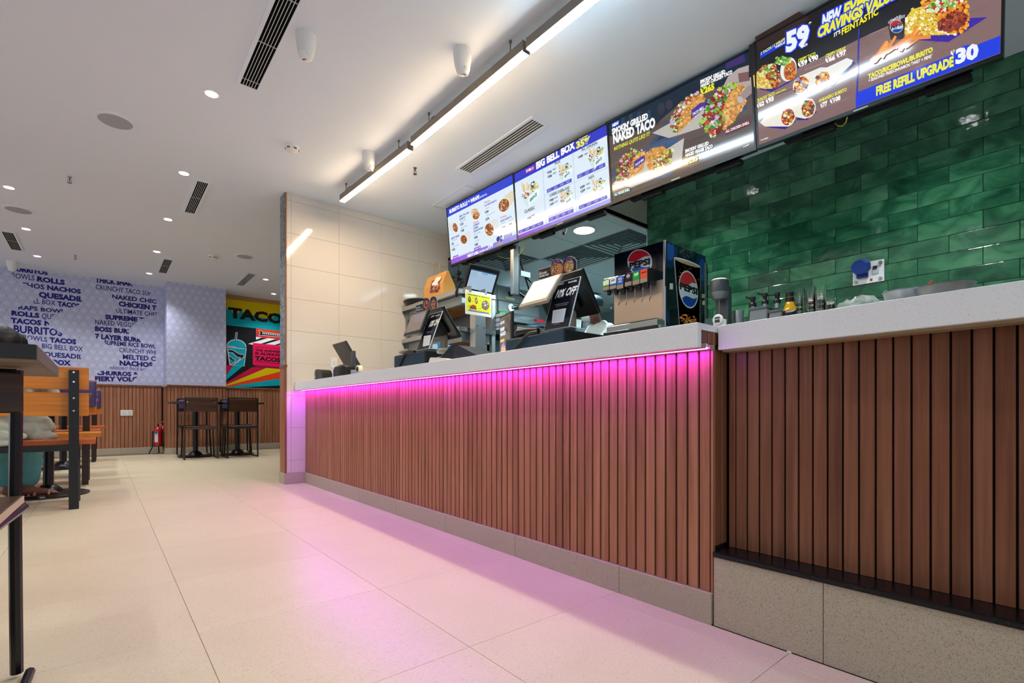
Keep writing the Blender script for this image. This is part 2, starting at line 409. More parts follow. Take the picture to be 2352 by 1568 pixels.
R2 = [("THICK SHAK", 1012, 405, 1400, 445, 52, 2), ("CRUNCHY TACO SUP", 1012, 478, 1600, 550, 50, 0), ("NAKED CHIC", 1185, 578, 1660, 632, 46, 1), ("CHICKEN T", 1258, 655, 1655, 702, 50, 2), ("ULTIMATE CHEES", 1226, 728, 1700, 775, 48, 0),
      ("SUPREME TA", 1115, 795, 1580, 830, 48, 2), ("NAKED VEGGIE", 1004, 850, 1440, 886, 52, 0), ("BOSS BURR", 1004, 920, 1395, 952, 50, 2), ("7 LAYER BURR", 1008, 1000, 1490, 1040, 52, 2), ("SUPREME RICE BOWL", 1105, 1065, 1650, 1108, 46, 1),
      ("CRUNCHY WHI", 1262, 1146, 1655, 1172, 50, 0), ("MELTED C", 1298, 1218, 1650, 1240, 50, 1), ("NACHOS", 1265, 1284, 1615, 1304, 52, 2), ("HAZELNUT THICK SHAK", 1160, 1326, 1575, 1345, 30, 0), ("CHURROS &", 1025, 1385, 1460, 1400, 44, 2), ("FIERY VOLC", 1004, 1450, 1460, 1456, 50, 2)]
for rows, mk, col in ((R1, k1, NAVY), (R2, k2, NAV2)):
    for (tx, x0, y0, x1, y1, h, bd) in rows: cv.text(tx, x0, y0, x1, y1, h, col, bd, mask=mk)
cv.build('lettering', WALLP, wb)
# painted mural with TACO
cv = Canvas((0, YM-.001, 0), (1, 0, 0), (0, 0, 1)); cv.step = 2e-5
cv.view(500, 660, 13.07)
YEL, CYA, BLK, RED, ORG, PNK = '#dfc400', '#00a9b8', '#171a1e', '#c8103f', '#e8451c', '#ea1556'
cv.poly([(262, 345), (2700, 620), (2700, 1500), (262, 1500)], YEL)
cv.poly([(262, 660), (340, 570), (520, 875), (690, 690), (885, 830), (930, 790), (1240, 900), (1620, 940), (1800, 770), (2300, 900), (2700, 1000), (2700, 1500), (262, 1150)], CYA)
cv.poly([(262, 1130), (1150, 1225), (1150, 3200), (262, 3200)], BLK)
cv.poly([(1150, 1225), (2700, 1400), (2700, 3200), (1150, 3200)], BLK)
cv.poly([(1150, 1225), (2700, 1400), (2700, 1700), (1150, 1490)], ORG)
cv.poly([(1150, 1400), (1240, 1290), (1240, 1440), (2700, 1590), (2700, 1700), (1150, 1490)], '#c93838')
cv.poly([(1150, 1480), (1330, 1500), (1150, 1568)], '#eef3f4')
for q in ((1510, 1520), (1900, 1565), (2300, 1600)): cv.poly([(q[0], q[1]), (q[0]+230, q[1]+25), (q[0]-370, q[1]+215), (q[0]-600, q[1]+170)], '#eef3f4')
cv.poly([(1225, 1283), (1345, 1305), (1350, 1335), (2700, 1480), (2700, 1560), (1345, 1440), (1320, 1450), (1230, 1440), (1270, 1360)], '#f2f2f2')
cv.poly([(1240, 1295), (1335, 1312), (1345, 1345), (2700, 1490), (2700, 1550), (1340, 1430), (1315, 1440), (1245, 1432), (1282, 1360)], BLK)
for i in range(18): cv.ell(1360+54*i, 1378+6*i, 19, 19, '#ffffff', n=10, up=(i == 0))
cv.text('TACO BELL', 340, 885, 3150, 1235, 300, '#1b1c1e', 2)
cv.view(500, 780, 12.06)
cv.poly([(975, 85), (2500, 230), (2500, 830), (975, 690)], PNK)
cv.poly([(975, 690), (2500, 830), (2500, 880), (1060, 755)], '#8c1440')
for y in (195, 600): cv.line([(1035, y), (2500, y+130)], 16, '#6b1030')
cv.text('THE ANSWER', 1040, 310, 1735, 365, 62, '#2a1520', 2); cv.text('IS ALWAYS', 1040, 405, 1720, 465, 76, '#2a1520', 2); cv.text('TACOS', 1040, 565, 1740, 620, 120, '#2a1520', 2)
F = (243, 1290)
for a, b, col in (((243, 705), (430, 715), RED), ((430, 715), (690, 735), CYA), ((960, 755), (1350, 780), RED), ((1350, 780), (2500, 870), YEL), ((2500, 870), (2500, 960), ORG), ((2500, 960), (2500, 1230), CYA)):
    if a[0] == 243: cv.poly([a, b, (243, 975)], col)
    elif a[0] == 430: cv.poly([a, b, (243, 1110), (243, 985)], col)
    elif a[0] == 960: cv.poly([a, b, (243, 1235), (243, 1185)], col)
    elif a[0] == 1350: cv.poly([a, b, (2500, 700), (243, 1280), (243, 1240)], YEL) if False else cv.poly([a, b, (1720, 880), (243, 1280), (243, 1240)], col)
cv.poly([(1720, 880), (2500, 690), (2500, 900), (1720, 1075), (243, 1310), (243, 1280)], ORG)
cv.poly([(1720, 1075), (2500, 900), (2500, 1200), (1720, 1265), (265, 1340), (265, 1308)], CYA)
# the slush cup
cv.poly([(250, 180), (800, 240), (742, 735), (325, 705)], '#cdd0d4'); cv.poly([(268, 195), (782, 250), (722, 728), (340, 700)], CYA)
cv.ell(520, 190, 275, 205, '#cdd0d4', rot=6, a0=180, a1=360); cv.ell(520, 195, 255, 185, CYA, rot=6, a0=180, a1=360)
cv.line([(270, 195), (540, 235), (730, 240)], 16, '#cdd0d4'); cv.line([(280, 165), (505, 195)], 12, '#cdd0d4')
cv.poly([(275, 265), (420, 275), (600, 385), (735, 410), (735, 480), (560, 620), (440, 705), (345, 700), (300, 470)], '#cdd0d4')
cv.poly([(290, 280), (410, 290), (590, 400), (720, 425), (715, 475), (550, 605), (430, 690), (350, 690), (310, 470)], BLK)
cv.poly([(295, 335), (420, 355), (540, 470), (640, 490), (630, 540), (500, 640), (350, 700), (310, 470)], '#cdd0d4')
cv.poly([(305, 350), (410, 370), (530, 482), (622, 500), (610, 530), (490, 628), (355, 690), (318, 480)], CYA)
cv.poly([(310, 450), (390, 480), (440, 530), (500, 535), (480, 590), (350, 690), (325, 560)], '#cdd0d4'); cv.poly([(316, 466), (380, 492), (430, 545), (480, 548), (460, 585), (352, 672), (332, 560)], BLK)
cv.poly([(325, 520), (400, 560), (435, 575), (350, 655)], CYA)
cv.view(500, 660, 13.07); cv.line([(570, 1345), (535, 1600)], 66, '#cdd0d4'); cv.line([(568, 1355), (535, 1600)], 34, '#1f6d78')
cv.build('painted_mural', WALLP, wm)

# ---------------- tiled end wall behind the counter ----------------
YT = 4.740
we = struct('wall_end', B().box(1.290, 3.02, YT+.009, 4.904, 0, 2.66), m_grout)
zs = [0.097, .2145, .511, .8075, 1.104, 1.4005, 1.697, 1.9935, 2.29, 2.5865, 2.652]
xs = [1.291, 1.331, 1.771, 2.211, 2.651, 3.02]
cache = {}
for i in range(len(xs)-1):
    for j in range(len(zs)-1):
        k = (round(xs[i+1]-xs[i], 3), round(zs[j+1]-zs[j], 3))
        if k not in cache: cache[k] = B().box(.0006, k[0]-.0006, 0, .008, .0006, k[1]-.0006, .0007).mesh('tile', m_wtile)
        link('tile', cache[k], we, (xs[i], YT, zs[j]))
B().box(1.28, 1.46, YT-.01, YT+.006, 0, .097, .001).obj('skirting_tile', m_btile, we)
m_conc = mat('grey_patterned_laminate', '#7f8489', .6); t = NT(m_conc)
v, r = t.vec((1, 1, 1), 0); wv = t.n('TexWave', i_Scale=14.0, i_Distortion=9.0, i_Detail=2.0); t.l(v, wv.inputs['Vector'])
t.l(t.ramp(wv.outputs['Fac'], [(.0, '#5f6468'), (.12, '#868b90'), (1, '#93989c')]), t.b.inputs['Base Color'])
b = B()
for z0, z1 in ((1.085, 1.62), (1.624, 2.10), (2.104, 2.652)): b.box(1.279, 1.288, YT+.004, 4.9, z0, z1)
b.obj('end_panel', m_conc, we)
me = B().box(0, .012, .002, .036, .1, 1.06).mesh('slat', m_slat)
for i in range(4): link('slat', me, we, (1.277, YT+.012+.038*i, 0))
B().box(1.272, 1.3, YT+.0, 4.906, 1.06, 1.085, .002).obj('cap_rail', m_slatd, we)
B().box(1.270, 1.289, YT-.006, 4.906, 0, .099, .001).obj('skirting_tile', m_btile, we)
b = B()
for i in range(150): b.cyl((1.284, YT-.001, 1.087+i*.01043), (1.288, YT-.004, 1.087+i*.01043+.0085), .0058, 6)
b.obj('beaded_corner_trim', mat('copper_bead', '#a8724c', .5, metal=.2), we)
B().box(1.278, 1.292, YT-.004, YT+.006, .099, 1.06).obj('corner_strip', m_slatd, we)

# ---------------- right green tiled wall ----------------
XG = 3.907
m_green = mat('green_glazed_tile', '#1f6a4a', .1, spec=.6, coat=.45); t = NT(m_green)
v, r = t.vec((1, 1, 1), 30.); v2, _ = t.vec((4, 4, 6), 30.)
n1 = t.n('TexNoise', i_Scale=1.0, i_Detail=4.0, i_Distortion=.9, i_Roughness=.55); t.l(v2, n1.inputs['Vector'])
f = t.math('ADD', n1.outputs['Fac'], t.math('MULTIPLY', t.math('SUBTRACT', r, .5), .16))
t.l(t.ramp(f, [(.30, '#184733'), (.47, '#2b6647'), (.62, '#43835d'), (.78, '#5a946c')]), t.b.inputs['Base Color'])
n2 = t.n('TexNoise', i_Scale=22.0, i_Detail=1.0); t.l(v, n2.inputs['Vector'])
t.bump(n2.outputs['Fac'], .22, .01)
wr = struct('wall_right', B().box(XG+.008, 4.05, -1.0, 2.704, 0, 2.66), mat('green_grout', '#1d3a2f', .8))
TH, TW = .10516, .29744
me = B().box(0, .010, .0012, TW-.0012, .0012, TH-.0012, .0018, 2).mesh('tile', m_green)
cut = {}
for n in range(-6, 9):
    z = 1.7186+TH*n; y = .431-(TW/2 if n % 2 else 0)-TW*2
    while y < 2.70:
        if y+TW > 2.704:
            wd = round(2.704-y, 3)
            if wd > .02:
                if wd not in cut: cut[wd] = B().box(0, .010, .0012, wd-.001, .0012, TH-.0012, .0018, 2).mesh('tile', m_green)
                link('tile', cut[wd], wr, (XG, y, z))
        else: link('tile', me, wr, (XG, y, z))
        y += TW
B().box(XG-.004, XG+.14, 2.704, 2.712, 0, 2.66).obj('edge_trim', m_offw, wr)
struct('wall_near_right', B().box(1.9, 4.05, -1.1, -1.0, 0, 2.66), m_paint)

# ---------------- kitchen shell ----------------
KZ, YK, XB = 2.352, 2.704, 3.02
m_kwall = mat('kitchen_wall', '#8ea3a6', .35, spec=.5)
m_kceil = mat('kitchen_ceiling_panel', '#a9b4b4', .6)
m_bulk = mat('bulkhead_paint', '#b9b7a4', .85)
struct('ceiling', B().box(-3.6, XB, -2.5, 9.8, CEIL_Z, 2.72).box(XB, 4.05, -1.1, YK, CEIL_Z, 2.72).box(XB, 4.3, 4.9, 9.8, CEIL_Z, 2.72), m_ceil)
struct('trim_1', B().box(XB, XB+.02, YK, 4.74, KZ, CEIL_Z).box(XB, 6.6, YK, YK+.02, KZ, CEIL_Z), m_bulk)
kc = struct('ceiling_kitchen', B().box(XB, 6.6, YK, 6.4, KZ+.012, KZ+.05), m_cav)
struct('wall_kitchen_back', B().box(XB, 6.6, 6.4, 6.5, 0, KZ+.05), m_kwall)
struct('wall_kitchen_right', B().box(6.6, 6.7, YK, 6.4, 0, KZ+.05), m_kwall)
struct('wall_kitchen_near', B().box(4.05, 6.6, YK-.1, YK+.002, 0, KZ+.05), m_kwall)
struct('wall_kitchen_left', B().box(XB, XB+.02, 4.904, 6.4, 0, KZ+.05), m_steelm)
struct('floor_kitchen', B().box(1.62, XG, -1.0, 4.74, -.1, .20).box(XG, 6.6, YK, 6.4, -.1, .20).box(XB, XG, 4.74, 6.4, -.1, .20), mat('kitchen_floor', '#6d5f50', .6))
me = B().box(.003, .597, .003, .597, 0, .012, .001).mesh('ceiling_panel', m_kceil)
GX, GY = 3.147, 2.79
diffs = {(1, 0), (1, 1), (0, 2), (3, 3)}
for i in range(-1, 6):
    for j in range(-1, 6):
        if (i, j) in diffs: continue
        link('ceiling_panel', me, kc, (GX+.6*i, GY+.6*j, KZ)) if GX+.6*i > 3.03 and GY+.6*j > 2.72 else None
DIFF = [(GX+.6*i, GY+.6*j) for i, j in sorted(diffs)]
B().box(XB+.02, GX, YK+.02, 6.38, KZ, KZ+.011).box(GX, 6.6, YK+.02, GY, KZ, KZ+.011).obj('border_panel', m_kceil, kc)

# ---------------- ceiling fixtures ----------------
m_spot = mat('spot_trim', '#e9e9ea', .5)
dl = thing('downlight', 'x', 'ceiling light')
B().lathe([(.048, 0), (.048, -.004), (.036, -.006), (.034, -.002), (.034, 0)], n=20).obj('trim_ring', m_spot, dl, smooth=.6)
B().cyl((0, 0, -.001), (0, 0, -.0045), .034, 18).obj('lens', m_lens, dl)
def spot(parent, w_, col=(.98, .98, 1), ang=118, z=-.012, r=.03, blend=.85):
    l = bpy.data.lights.new('bulb', 'SPOT'); l.energy = w_; l.color = col; l.spot_size = math.radians(ang); l.spot_blend = blend; l.shadow_soft_size = r
    return link('bulb', l, parent, (0, 0, z))
spot(dl, SPOT_W)
STRONG = []
DL = [(.53, 3.57, 'nearest downlight on the ceiling, right of the round speaker'), (.53, 4.907, 'downlight just left of the second black slotted ceiling vent'), (.53, 6.19, 'downlight beyond the second slotted vent, third of the aisle row'),
      (.53, 7.53, 'downlight left of the third slotted vent, fourth of the aisle row'), (.53, 8.79, 'last downlight of the aisle row, close to the wallpapered column'), (-.63, 6.215, 'downlight at the left edge of the photo, above the left round speaker'),
      (-.63, 7.506, 'downlight between the left round speaker and the left slotted vent'), (-.63, 8.73, 'downlight nearest the lettered wallpaper on the left'), (1.90, 8.06, 'downlight right of the slotted vent in front of the painted mural'), (2.236, 8.96, 'downlight nearest the painted mural, low beside the tiled wall')]
hid = 'outside the picture'
ORD = ('first', 'second', 'third', 'fourth', 'fifth', 'sixth', 'seventh', 'eighth', 'ninth', 'tenth', 'eleventh', 'twelfth', 'thirteenth')
DL += [(x, y, 'ceiling downlight outside the picture, %s of those overhead and behind' % ORD[k]) for k, (x, y) in enumerate( ((.53, 2.23), (.53, .9), (.53, -.45), (.53, -1.7), (-.63, 4.9), (-.63, 3.57), (-.63, 2.23), (-.63, .9), (-.63, -.45), (-1.9, 3.57), (-1.9, 6.2), (-1.9, .9), (-1.9, 8.73)))]
DL += [(3.28, 2.02, 'downlight over the green tiled wall hidden behind the menu screens, far one'), (3.28, .56, 'downlight over the green tiled wall hidden behind the menu screens, near one')]
for i, (x, y, lb) in enumerate(DL):
    if i == 0: dl.location = (x, y, CEIL_Z); dl['label'] = lb; dl['group'] = 'recessed downlights'
    else: copy_thing(dl, (x, y, CEIL_Z), label=lb)
for o in C.objects:
    if o.name.startswith('downlight') and hid in o['label']: o['group'] = 'downlights outside the picture'
def vent(label, x0, x1, y0, y1, nb, m_bar, group, cross=(), cav=m_cav, fr=.022):
    cx, cy = (x0+x1)/2, (y0+y1)/2
    t_ = thing('ceiling_vent', label, 'vent', (cx, cy, CEIL_Z), group=group); hx, hy = (x1-x0)/2, (y1-y0)/2
    b = B().box(-hx-fr, hx+fr, -hy-fr, -hy, -.007, 0).box(-hx-fr, hx+fr, hy, hy+fr, -.007, 0).box(-hx-fr, -hx, -hy, hy, -.007, 0).box(hx, hx+fr, -hy, hy, -.007, 0)
    b.obj('frame', m_ceil, t_)
    B().box(-hx, hx, -hy, hy, -.0015, 0).obj('cavity_shade', cav, t_)  # thin dark sheet on the uncut ceiling, its colour imitates a shaded recess
    me = B().box(-.0013, .0013, -hy, hy, -.006, -.002).mesh('slat', m_bar)
    for i in range(nb): link('slat', me, t_, (-hx+2*hx*(i+1)/(nb+1), 0, 0))
    b = B()
    for q in cross: b.box(-hx, hx, q-cy-.003, q-cy+.003, -.0045, -.0015)
    if cross: b.obj('cross_bars', m_greys, t_)
    return t_
G1 = 'slotted ceiling vents over the dining room'
vent('large black slotted ceiling vent cut by the top of the photo', .645, .738, 2.24, 3.343, 5, m_offw, G1, (2.513, 2.897, 3.279))
vent('black slotted ceiling vent right of the aisle downlights, middle distance', .638, .716, 4.985, 5.845, 5, m_offw, G1, (5.4,))
vent('black slotted ceiling vent just in front of the wallpapered column', .630, .716, 7.82, 8.63, 5, m_offw, G1, (8.2,))
vent('black slotted ceiling vent at the left edge above the lettered wallpaper', -.845, -.757, 7.77, 8.565, 5, m_offw, G1, (8.15,))
vent('slotted ceiling vent in front of the painted mural', 1.63, 1.722, 7.86, 8.71, 7, m_offw, G1)
vent('white slotted ceiling vent between the linear lamps and the menu screens', 2.25, 2.362, 2.475, 3.365, 4, m_white, 'white ceiling vent over the counter', cav=mat('vent_shade_grey', '#4a4d4f', .8))  # grey sheet here paints a paler shade between the bars
def camera_dome(label, x, y, az, r=.052):
    t_ = thing('security_camera', label, 'camera', (x, y, CEIL_Z), az, 'dome security cameras')
    B().lathe([(r, 0), (r, -.022), (r*.97, -.03)], n=28).obj('mount_base', m_white, t_, smooth=.5)
    B().lathe([(r*.95, -.03), (r*.93, -.05), (r*.82, -.085), (r*.62, -.118), (r*.3, -.13), (0, -.132)], n=28).obj('dome_shell', m_white, t_, smooth=.8)
    M = Matrix.Translation((r*.42, 0, -.098)) @ Matrix.Rotation(math.radians(28), 4, 'Y')
    B().lathe([(.026, 0), (.026, -.03), (.022, -.034), (0, -.034)], n=20, M=M).obj('lens_barrel', m_white, t_, smooth=.5)
    b = B().box(-.012, .004, -.010, .010, -.037, -.0345, M=M); b.box(.008, .016, -.007, .005, -.037, -.0345, M=M); b.obj('lens_window', m_black, t_)
    return t_
camera_dome('white dome camera right of the nearest black ceiling vent', .833, 2.70, math.radians(200))
camera_dome('white dome camera beside the middle linear lamp', 1.534, 2.262, math.radians(-70))
camera_dome('white dome camera beside the farthest linear lamp', 1.585, 3.62, math.radians(-60))
camera_dome('white dome camera over the lettered wallpaper at the left', -.909, 9.26, math.radians(-90), .06)
def detector(label, x, y):
    t_ = thing('smoke_detector', label, 'smoke detector', (x, y, CEIL_Z), group='smoke detectors on the ceiling')
    B().lathe([(.05, 0), (.05, -.016), (.047, -.02), (.045, -.034), (.03, -.042), (0, -.044)], n=26).obj('body', m_white, t_, smooth=.5)
    me = B().box(-.011, .011, -.0485, -.0440, -.032, -.024).mesh('slot', m_black)
    for k in range(6): link('slot', me, t_, (0, 0, 0), (0, 0, k*PI/3+.2))
detector('white round smoke detector near the farthest linear lamp', 1.10, 3.892); detector('small white smoke detector left of the far round speaker', 1.095, 7.28)
def speaker(label, x, y, r):
    t_ = thing('ceiling_speaker', label, 'speaker', (x, y, CEIL_Z), group='round ceiling speakers')
    B().lathe([(r+.008, 0), (r+.007, -.004), (r, -.005)], n=40).obj('rim', m_ceil, t_, smooth=.5)
    B().lathe([(r, -.004), (r*.5, -.0075), (0, -.009)], n=40).obj('grille', m_greys, t_, smooth=.9)
    B().lathe([(r*.22, -.0085), (r*.2, -.011), (0, -.0115)], n=20).obj('centre_cap', m_greys, t_, smooth=.5)
speaker('large grey round ceiling speaker, nearest of the three', .074, 4.334, .112); speaker('grey round ceiling speaker at the left edge of the photo', -.63, 6.86, .112); speaker('grey round ceiling speaker in front of the tiled wall', 1.415, 7.056, .105)
def sprinkler(label, x, y, m_):
    t_ = thing('sprinkler', label, 'sprinkler', (x, y, CEIL_Z), group='fire sprinklers')
    B().cyl((0, 0, 0), (0, 0, -.012), .014, 14, .01).cyl((0, 0, -.012), (0, 0, -.022), .006, 10).obj('neck', m_, t_)
    B().tube([(0, 0, -.02), (.012, 0, -.026), (.012, 0, -.044), (0, 0, -.052)], .002, 6).tube([(0, 0, -.02), (-.012, 0, -.026), (-.012, 0, -.044), (0, 0, -.052)], .002, 6).obj('yoke', m_, t_)
    B().cyl((0, 0, -.022), (0, 0, -.046), .0025, 8).obj('glass_bulb', mat('red_glass', '#8c1a14', .2), t_)
    B().cyl((0, 0, -.052), (0, 0, -.055), .015, 14).obj('deflector', m_, t_)
m_spr = mat('dull_brass', '#6b5a50', .4, metal=.6)
sprinkler('small fire sprinkler over the benches, nearest one at left', -.207, 5.61, m_steelm); sprinkler('small fire sprinkler near the lettered wallpaper', -.255, 8.38, m_steelm); sprinkler('brown fire sprinkler between the linear lamp and the menu screens', 1.968, 3.591, m_spr)
FARL = [c_ for c_ in dl.children if c_.type == 'LIGHT'][0].data.copy(); FARL.energy = SPOT_W*1.75; NEARL = FARL.copy(); NEARL.energy = SPOT_W*.6
for o in list(C.objects):
    if o.name.startswith('downlight') and o.location.y > 4.5:
        for c_ in o.children:
            if c_.type == 'LIGHT': c_.data = FARL
    if o.name.startswith('downlight') and hid in o['label'] and o.location.y < 4.95:
        for c_ in o.children:
            if c_.type == 'LIGHT': c_.data = NEARL
    if o.name.startswith('downlight') and 'green tiled wall' in o['label']:
        for c_ in o.children:
            if c_.type == 'LIGHT': c_.data = c_.data.copy(); c_.data.energy = SPOT_W*1.9
# linear lamps
def linear_lamp(label, x0, y0, x1, y1, zb, m_t, hooks):
    L = math.hypot(x1-x0, y1-y0); a = math.atan2(y1-y0, x1-x0)
    t_ = thing('linear_lamp', label, 'ceiling lamp', ((x0+x1)/2, (y0+y1)/2, zb), a, 'linear lamps hung over the counter')
    h, w_ = L/2, .0235
    B().box(-h, h, -w_, w_, .006, .058, .0015).obj('housing', m_lampbody, t_)
    B().box(-h, h, -w_*.94, w_*.94, 0, .0055, .001).obj('diffuser', m_t, t_)
    B().box(-h-.002, -h+.001, -w_, w_, -.001, .059).obj('end_cap', m_lampbody, t_); B().box(h-.001, h+.002, -w_, w_, -.001, .059).obj('end_cap', m_lampbody, t_)
    top = CEIL_Z-zb
    for q in hooks:
        b = B().cyl((q, 0, .057), (q, 0, top), .0035, 8).cyl((q, 0, .057), (q, 0, .078), .0065, 8).cyl((q, 0, top-.012), (q, 0, top), .008, 8)
        b.obj('hanger', m_lampbody, t_)
        s_ = 1 if q < 0 else -1
        B().tube([(q, 0, .075), (q+.012*s_, .012, .10), (q+.03*s_, .024, .112), (q+.05*s_, .022, .095), (q+.055*s_, .008, .06)], .0022, 6).obj('cable', m_black, t_)
linear_lamp('farthest linear lamp over the counter, warm white', 1.639, 4.306, 1.684, 3.144, 2.517, m_warm, (-.5, .42))
linear_lamp('middle linear lamp over the counter, warm white', 1.676, 3.076, 1.689, 1.907, 2.517, m_warm, (-.38, .46))
linear_lamp('nearest linear lamp over the counter, cool bluish white', 1.694, 1.886, 1.72, .72, 2.517, m_cool, (-.28, .4))
# access hatch in the ceiling
t_ = thing('ceiling_hatch', 'square white access hatch in the ceiling behind the first menu screen', 'hatch', (2.74, 3.86, CEIL_Z))
B().box(-.27, .27, -.27, .27, -.004, 0, .001).obj('panel', m_ceil, t_); B().box(-.285, -.275, -.285, .285, -.006, 0).box(.275, .285, -.285, .285, -.006, 0).box(-.275, .275, -.285, -.275, -.006, 0).box(-.275, .275, .275, .285, -.006, 0).obj('frame', m_offw, t_)
# kitchen ceiling fixtures
for i, (x, y) in enumerate(DIFF):
    lb = ['square four-way air diffuser on the kitchen ceiling left of the drink dispenser', 'square four-way air diffuser above the drink dispenser', 'square four-way air diffuser behind the big register display', 'square four-way air diffuser at the far end of the kitchen ceiling'][i]
    lb = {(0, 2): 'square four-way air diffuser on the kitchen ceiling behind the steel hanger post', (1, 0): 'square four-way air diffuser just above the drink dispenser', (1, 1): 'square four-way air diffuser above the register topper card', (3, 3): 'square four-way air diffuser deepest in the kitchen ceiling'}[sorted(diffs)[i]]
    t_ = thing('air_diffuser', lb, 'vent', (x+.3, y+.3, KZ), group='kitchen air diffusers')
    B().box(-.296, .296, -.296, .296, .008, .0118).obj('cavity_shade', mat('diffuser_shade_grey', '#39464a', .9), t_)  # grey backing paints the shade behind the louvres
    for k, q in enumerate((.29, .235, .18, .125, .07)):
        b = B(); w_ = .043 if k else .058
        for s_ in (1, -1):
            b.prism([(-q, 0), (q, 0), (q-w_, .009), (-(q-w_), .009)], (0, s_*q, 0), (1, 0, 0), (0, -s_, 1), (0, 0, 1), 0, .002)
            b.prism([(-q, 0), (q, 0), (q-w_, .009), (-(q-w_), .009)], (s_*q, 0, 0), (0, 1, 0), (-s_, 0, 1), (0, 0, 1), 0, .002)
        b.obj('louvre', m_kceil, t_)
t_ = thing('kitchen_ceiling_light', 'bright round kitchen ceiling light under the second menu screen', 'ceiling light', (3.44, 3.07, KZ))
B().lathe([(.105, 0), (.103, -.012), (.095, -.014), (.0945, -.001)], n=36).obj('rim', m_white, t_, smooth=.5); B().cyl((0, 0, -.002), (0, 0, -.013), .094, 36).obj('lens', mat('kitchen_lens', '#ffffff', .5, emit='#e6fbff', es=16.), t_)
spot(t_, KITCHEN_W*1.3, (.72, .95, 1), 150, -.03, .09, .5)
for x, y in ((4.3, 5.2), (5.6, 3.8)):
    t2 = thing('kitchen_ceiling_light', 'round kitchen ceiling light hidden %s' % ('near the back hood' if y > 4.5 else 'right of the drink dispenser'), 'ceiling light', (x, y, KZ), group='hidden kitchen lights')
    B().lathe([(.105, 0), (.103, -.012), (.095, -.014), (.0945, -.001)], n=36).obj('rim', m_white, t2, smooth=.5); B().cyl((0, 0, -.002), (0, 0, -.013), .094, 36).obj('lens', MATS['kitchen_lens'], t2)
    spot(t2, KITCHEN_W*1.5, (.66, .93, 1), 150, -.03, .09, .5)
t_ = thing('kitchen_camera', 'white camera hanging under the second menu screen in the kitchen', 'camera', tuple(atX(1293, 519, 3.12)))
B().cyl((0, 0, -.03), (0, 0, KZ-t_.location.z), .008, 8).box(-.05, -.005, -.012, .012, .0, .03, .004).obj('arm', m_white, t_); B().ball((0, 0, -.03), .036, 18, (1, 1, 1.25)).obj('body', m_white, t_, smooth=1.); B().cyl((-.012, -.02, -.07), (-.016, -.024, -.08), .012, 12).obj('lens', m_black, t_)
# ---------------- counters ----------------
XF = 1.455
sc_ = thing('service_counter', 'low service counter clad in reddish wooden slats with beige skirting', 'counter', (0, 0, 0))
B().box(XF+.012, 1.62, .780, 4.738, 0, .85).box(1.62, 2.1, .78, 4.738, .2, .85).obj('carcass', m_drk_brown, sc_)
me = B().box(XF, XF+.0125, .0037, .0363, .097, .852, .001).mesh('slat', m_slat)
for i in range(99): link('slat', me, sc_, (0, .776+i*.04, 0))
B().box(XF+.001, XF+.013, .769, .776, .097, .926).obj('edge_strip', m_slat, sc_)
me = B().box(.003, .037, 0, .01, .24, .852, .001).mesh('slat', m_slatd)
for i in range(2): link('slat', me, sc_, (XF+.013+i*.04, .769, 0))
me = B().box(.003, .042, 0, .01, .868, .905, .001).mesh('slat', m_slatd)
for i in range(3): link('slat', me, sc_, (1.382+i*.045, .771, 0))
ys = [.768, 1.12, 1.704, 2.296, 2.885, 3.475, 4.065, 4.65, 4.738]
for y0, y1 in zip(ys, ys[1:]): B().box(1.443, XF+.012, y0+.0008, y1-.0008, 0, .097, .001).obj('skirting_tile', m_btile, sc_)
ct = thing('countertop', 'white speckled stone countertop with deep front apron on the low counter', 'countertop')
B().box(1.3812, 2.12, .766, 4.738, .906, .9253).obj('slab', m_stone, ct)
B().box(1.36, 1.3812, .766, 4.738, .852, .9255, .001).obj('apron', m_stone, ct)
B().box(1.3815, 1.412, .768, 4.738, .852, .866).box(1.434, XF+.01, .768, 4.738, .852, .866).obj('underside_board', mat('raw_board', '#a08a68', .7), ct)
ls = thing('led_strip', 'magenta LED strip glowing under the edge of the low countertop', 'light strip')
B().box(1.413, 1.431, .772, 4.725, .856, .868).obj('channel', m_offw, ls); B().box(1.4165, 1.4285, .7715, 4.725, .8525, .856).obj('tube', m_led, ls)
# higher side counter to the right
XS = 1.536
sd = thing('side_counter', 'right side counter clad in darker wooden slats behind a black ledge', 'counter')
B().box(XS+.012, 1.62, -.9, .766, .0, .85).box(1.62, 1.95, -.9, .766, .2, .85).obj('carcass', m_drk_brown, sd)
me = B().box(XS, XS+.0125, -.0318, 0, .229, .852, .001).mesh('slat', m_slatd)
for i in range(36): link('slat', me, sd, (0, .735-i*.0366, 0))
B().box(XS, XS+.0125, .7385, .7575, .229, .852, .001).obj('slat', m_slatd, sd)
lg = thing('granite_ledge', 'polished black granite ledge running low along the side counter', 'ledge')
B().box(1.441, XS+.02, -.9, .764, .2125, .229, .004, 2).obj('slab', m_gran, lg)
pb = thing('ledge_base', 'tall beige stone slabs under the black granite ledge', 'base')
for y0, y1 in ((.464, .764), (-.12, .464), (-.9, -.12)): B().box(1.449, XS+.012, y0+.0008, y1-.0008, 0, .212, .001).obj('stone_slab', m_btile, pb)
st = thing('side_countertop', 'white speckled stone countertop of the right side counter with deep apron', 'countertop', (1.47, .760, 0), math.radians(-3.2))
B().box(.0212, .5, -1.7, 0, .905, .9258).obj('slab', m_stone, st); B().box(0, .0212, -1.7, 0, .851, .926, .001).obj('apron', m_stone, st); B().box(.0215, .07, -1.7, -.002, .8455, .851).obj('underside_board', MATS['raw_board'], st)
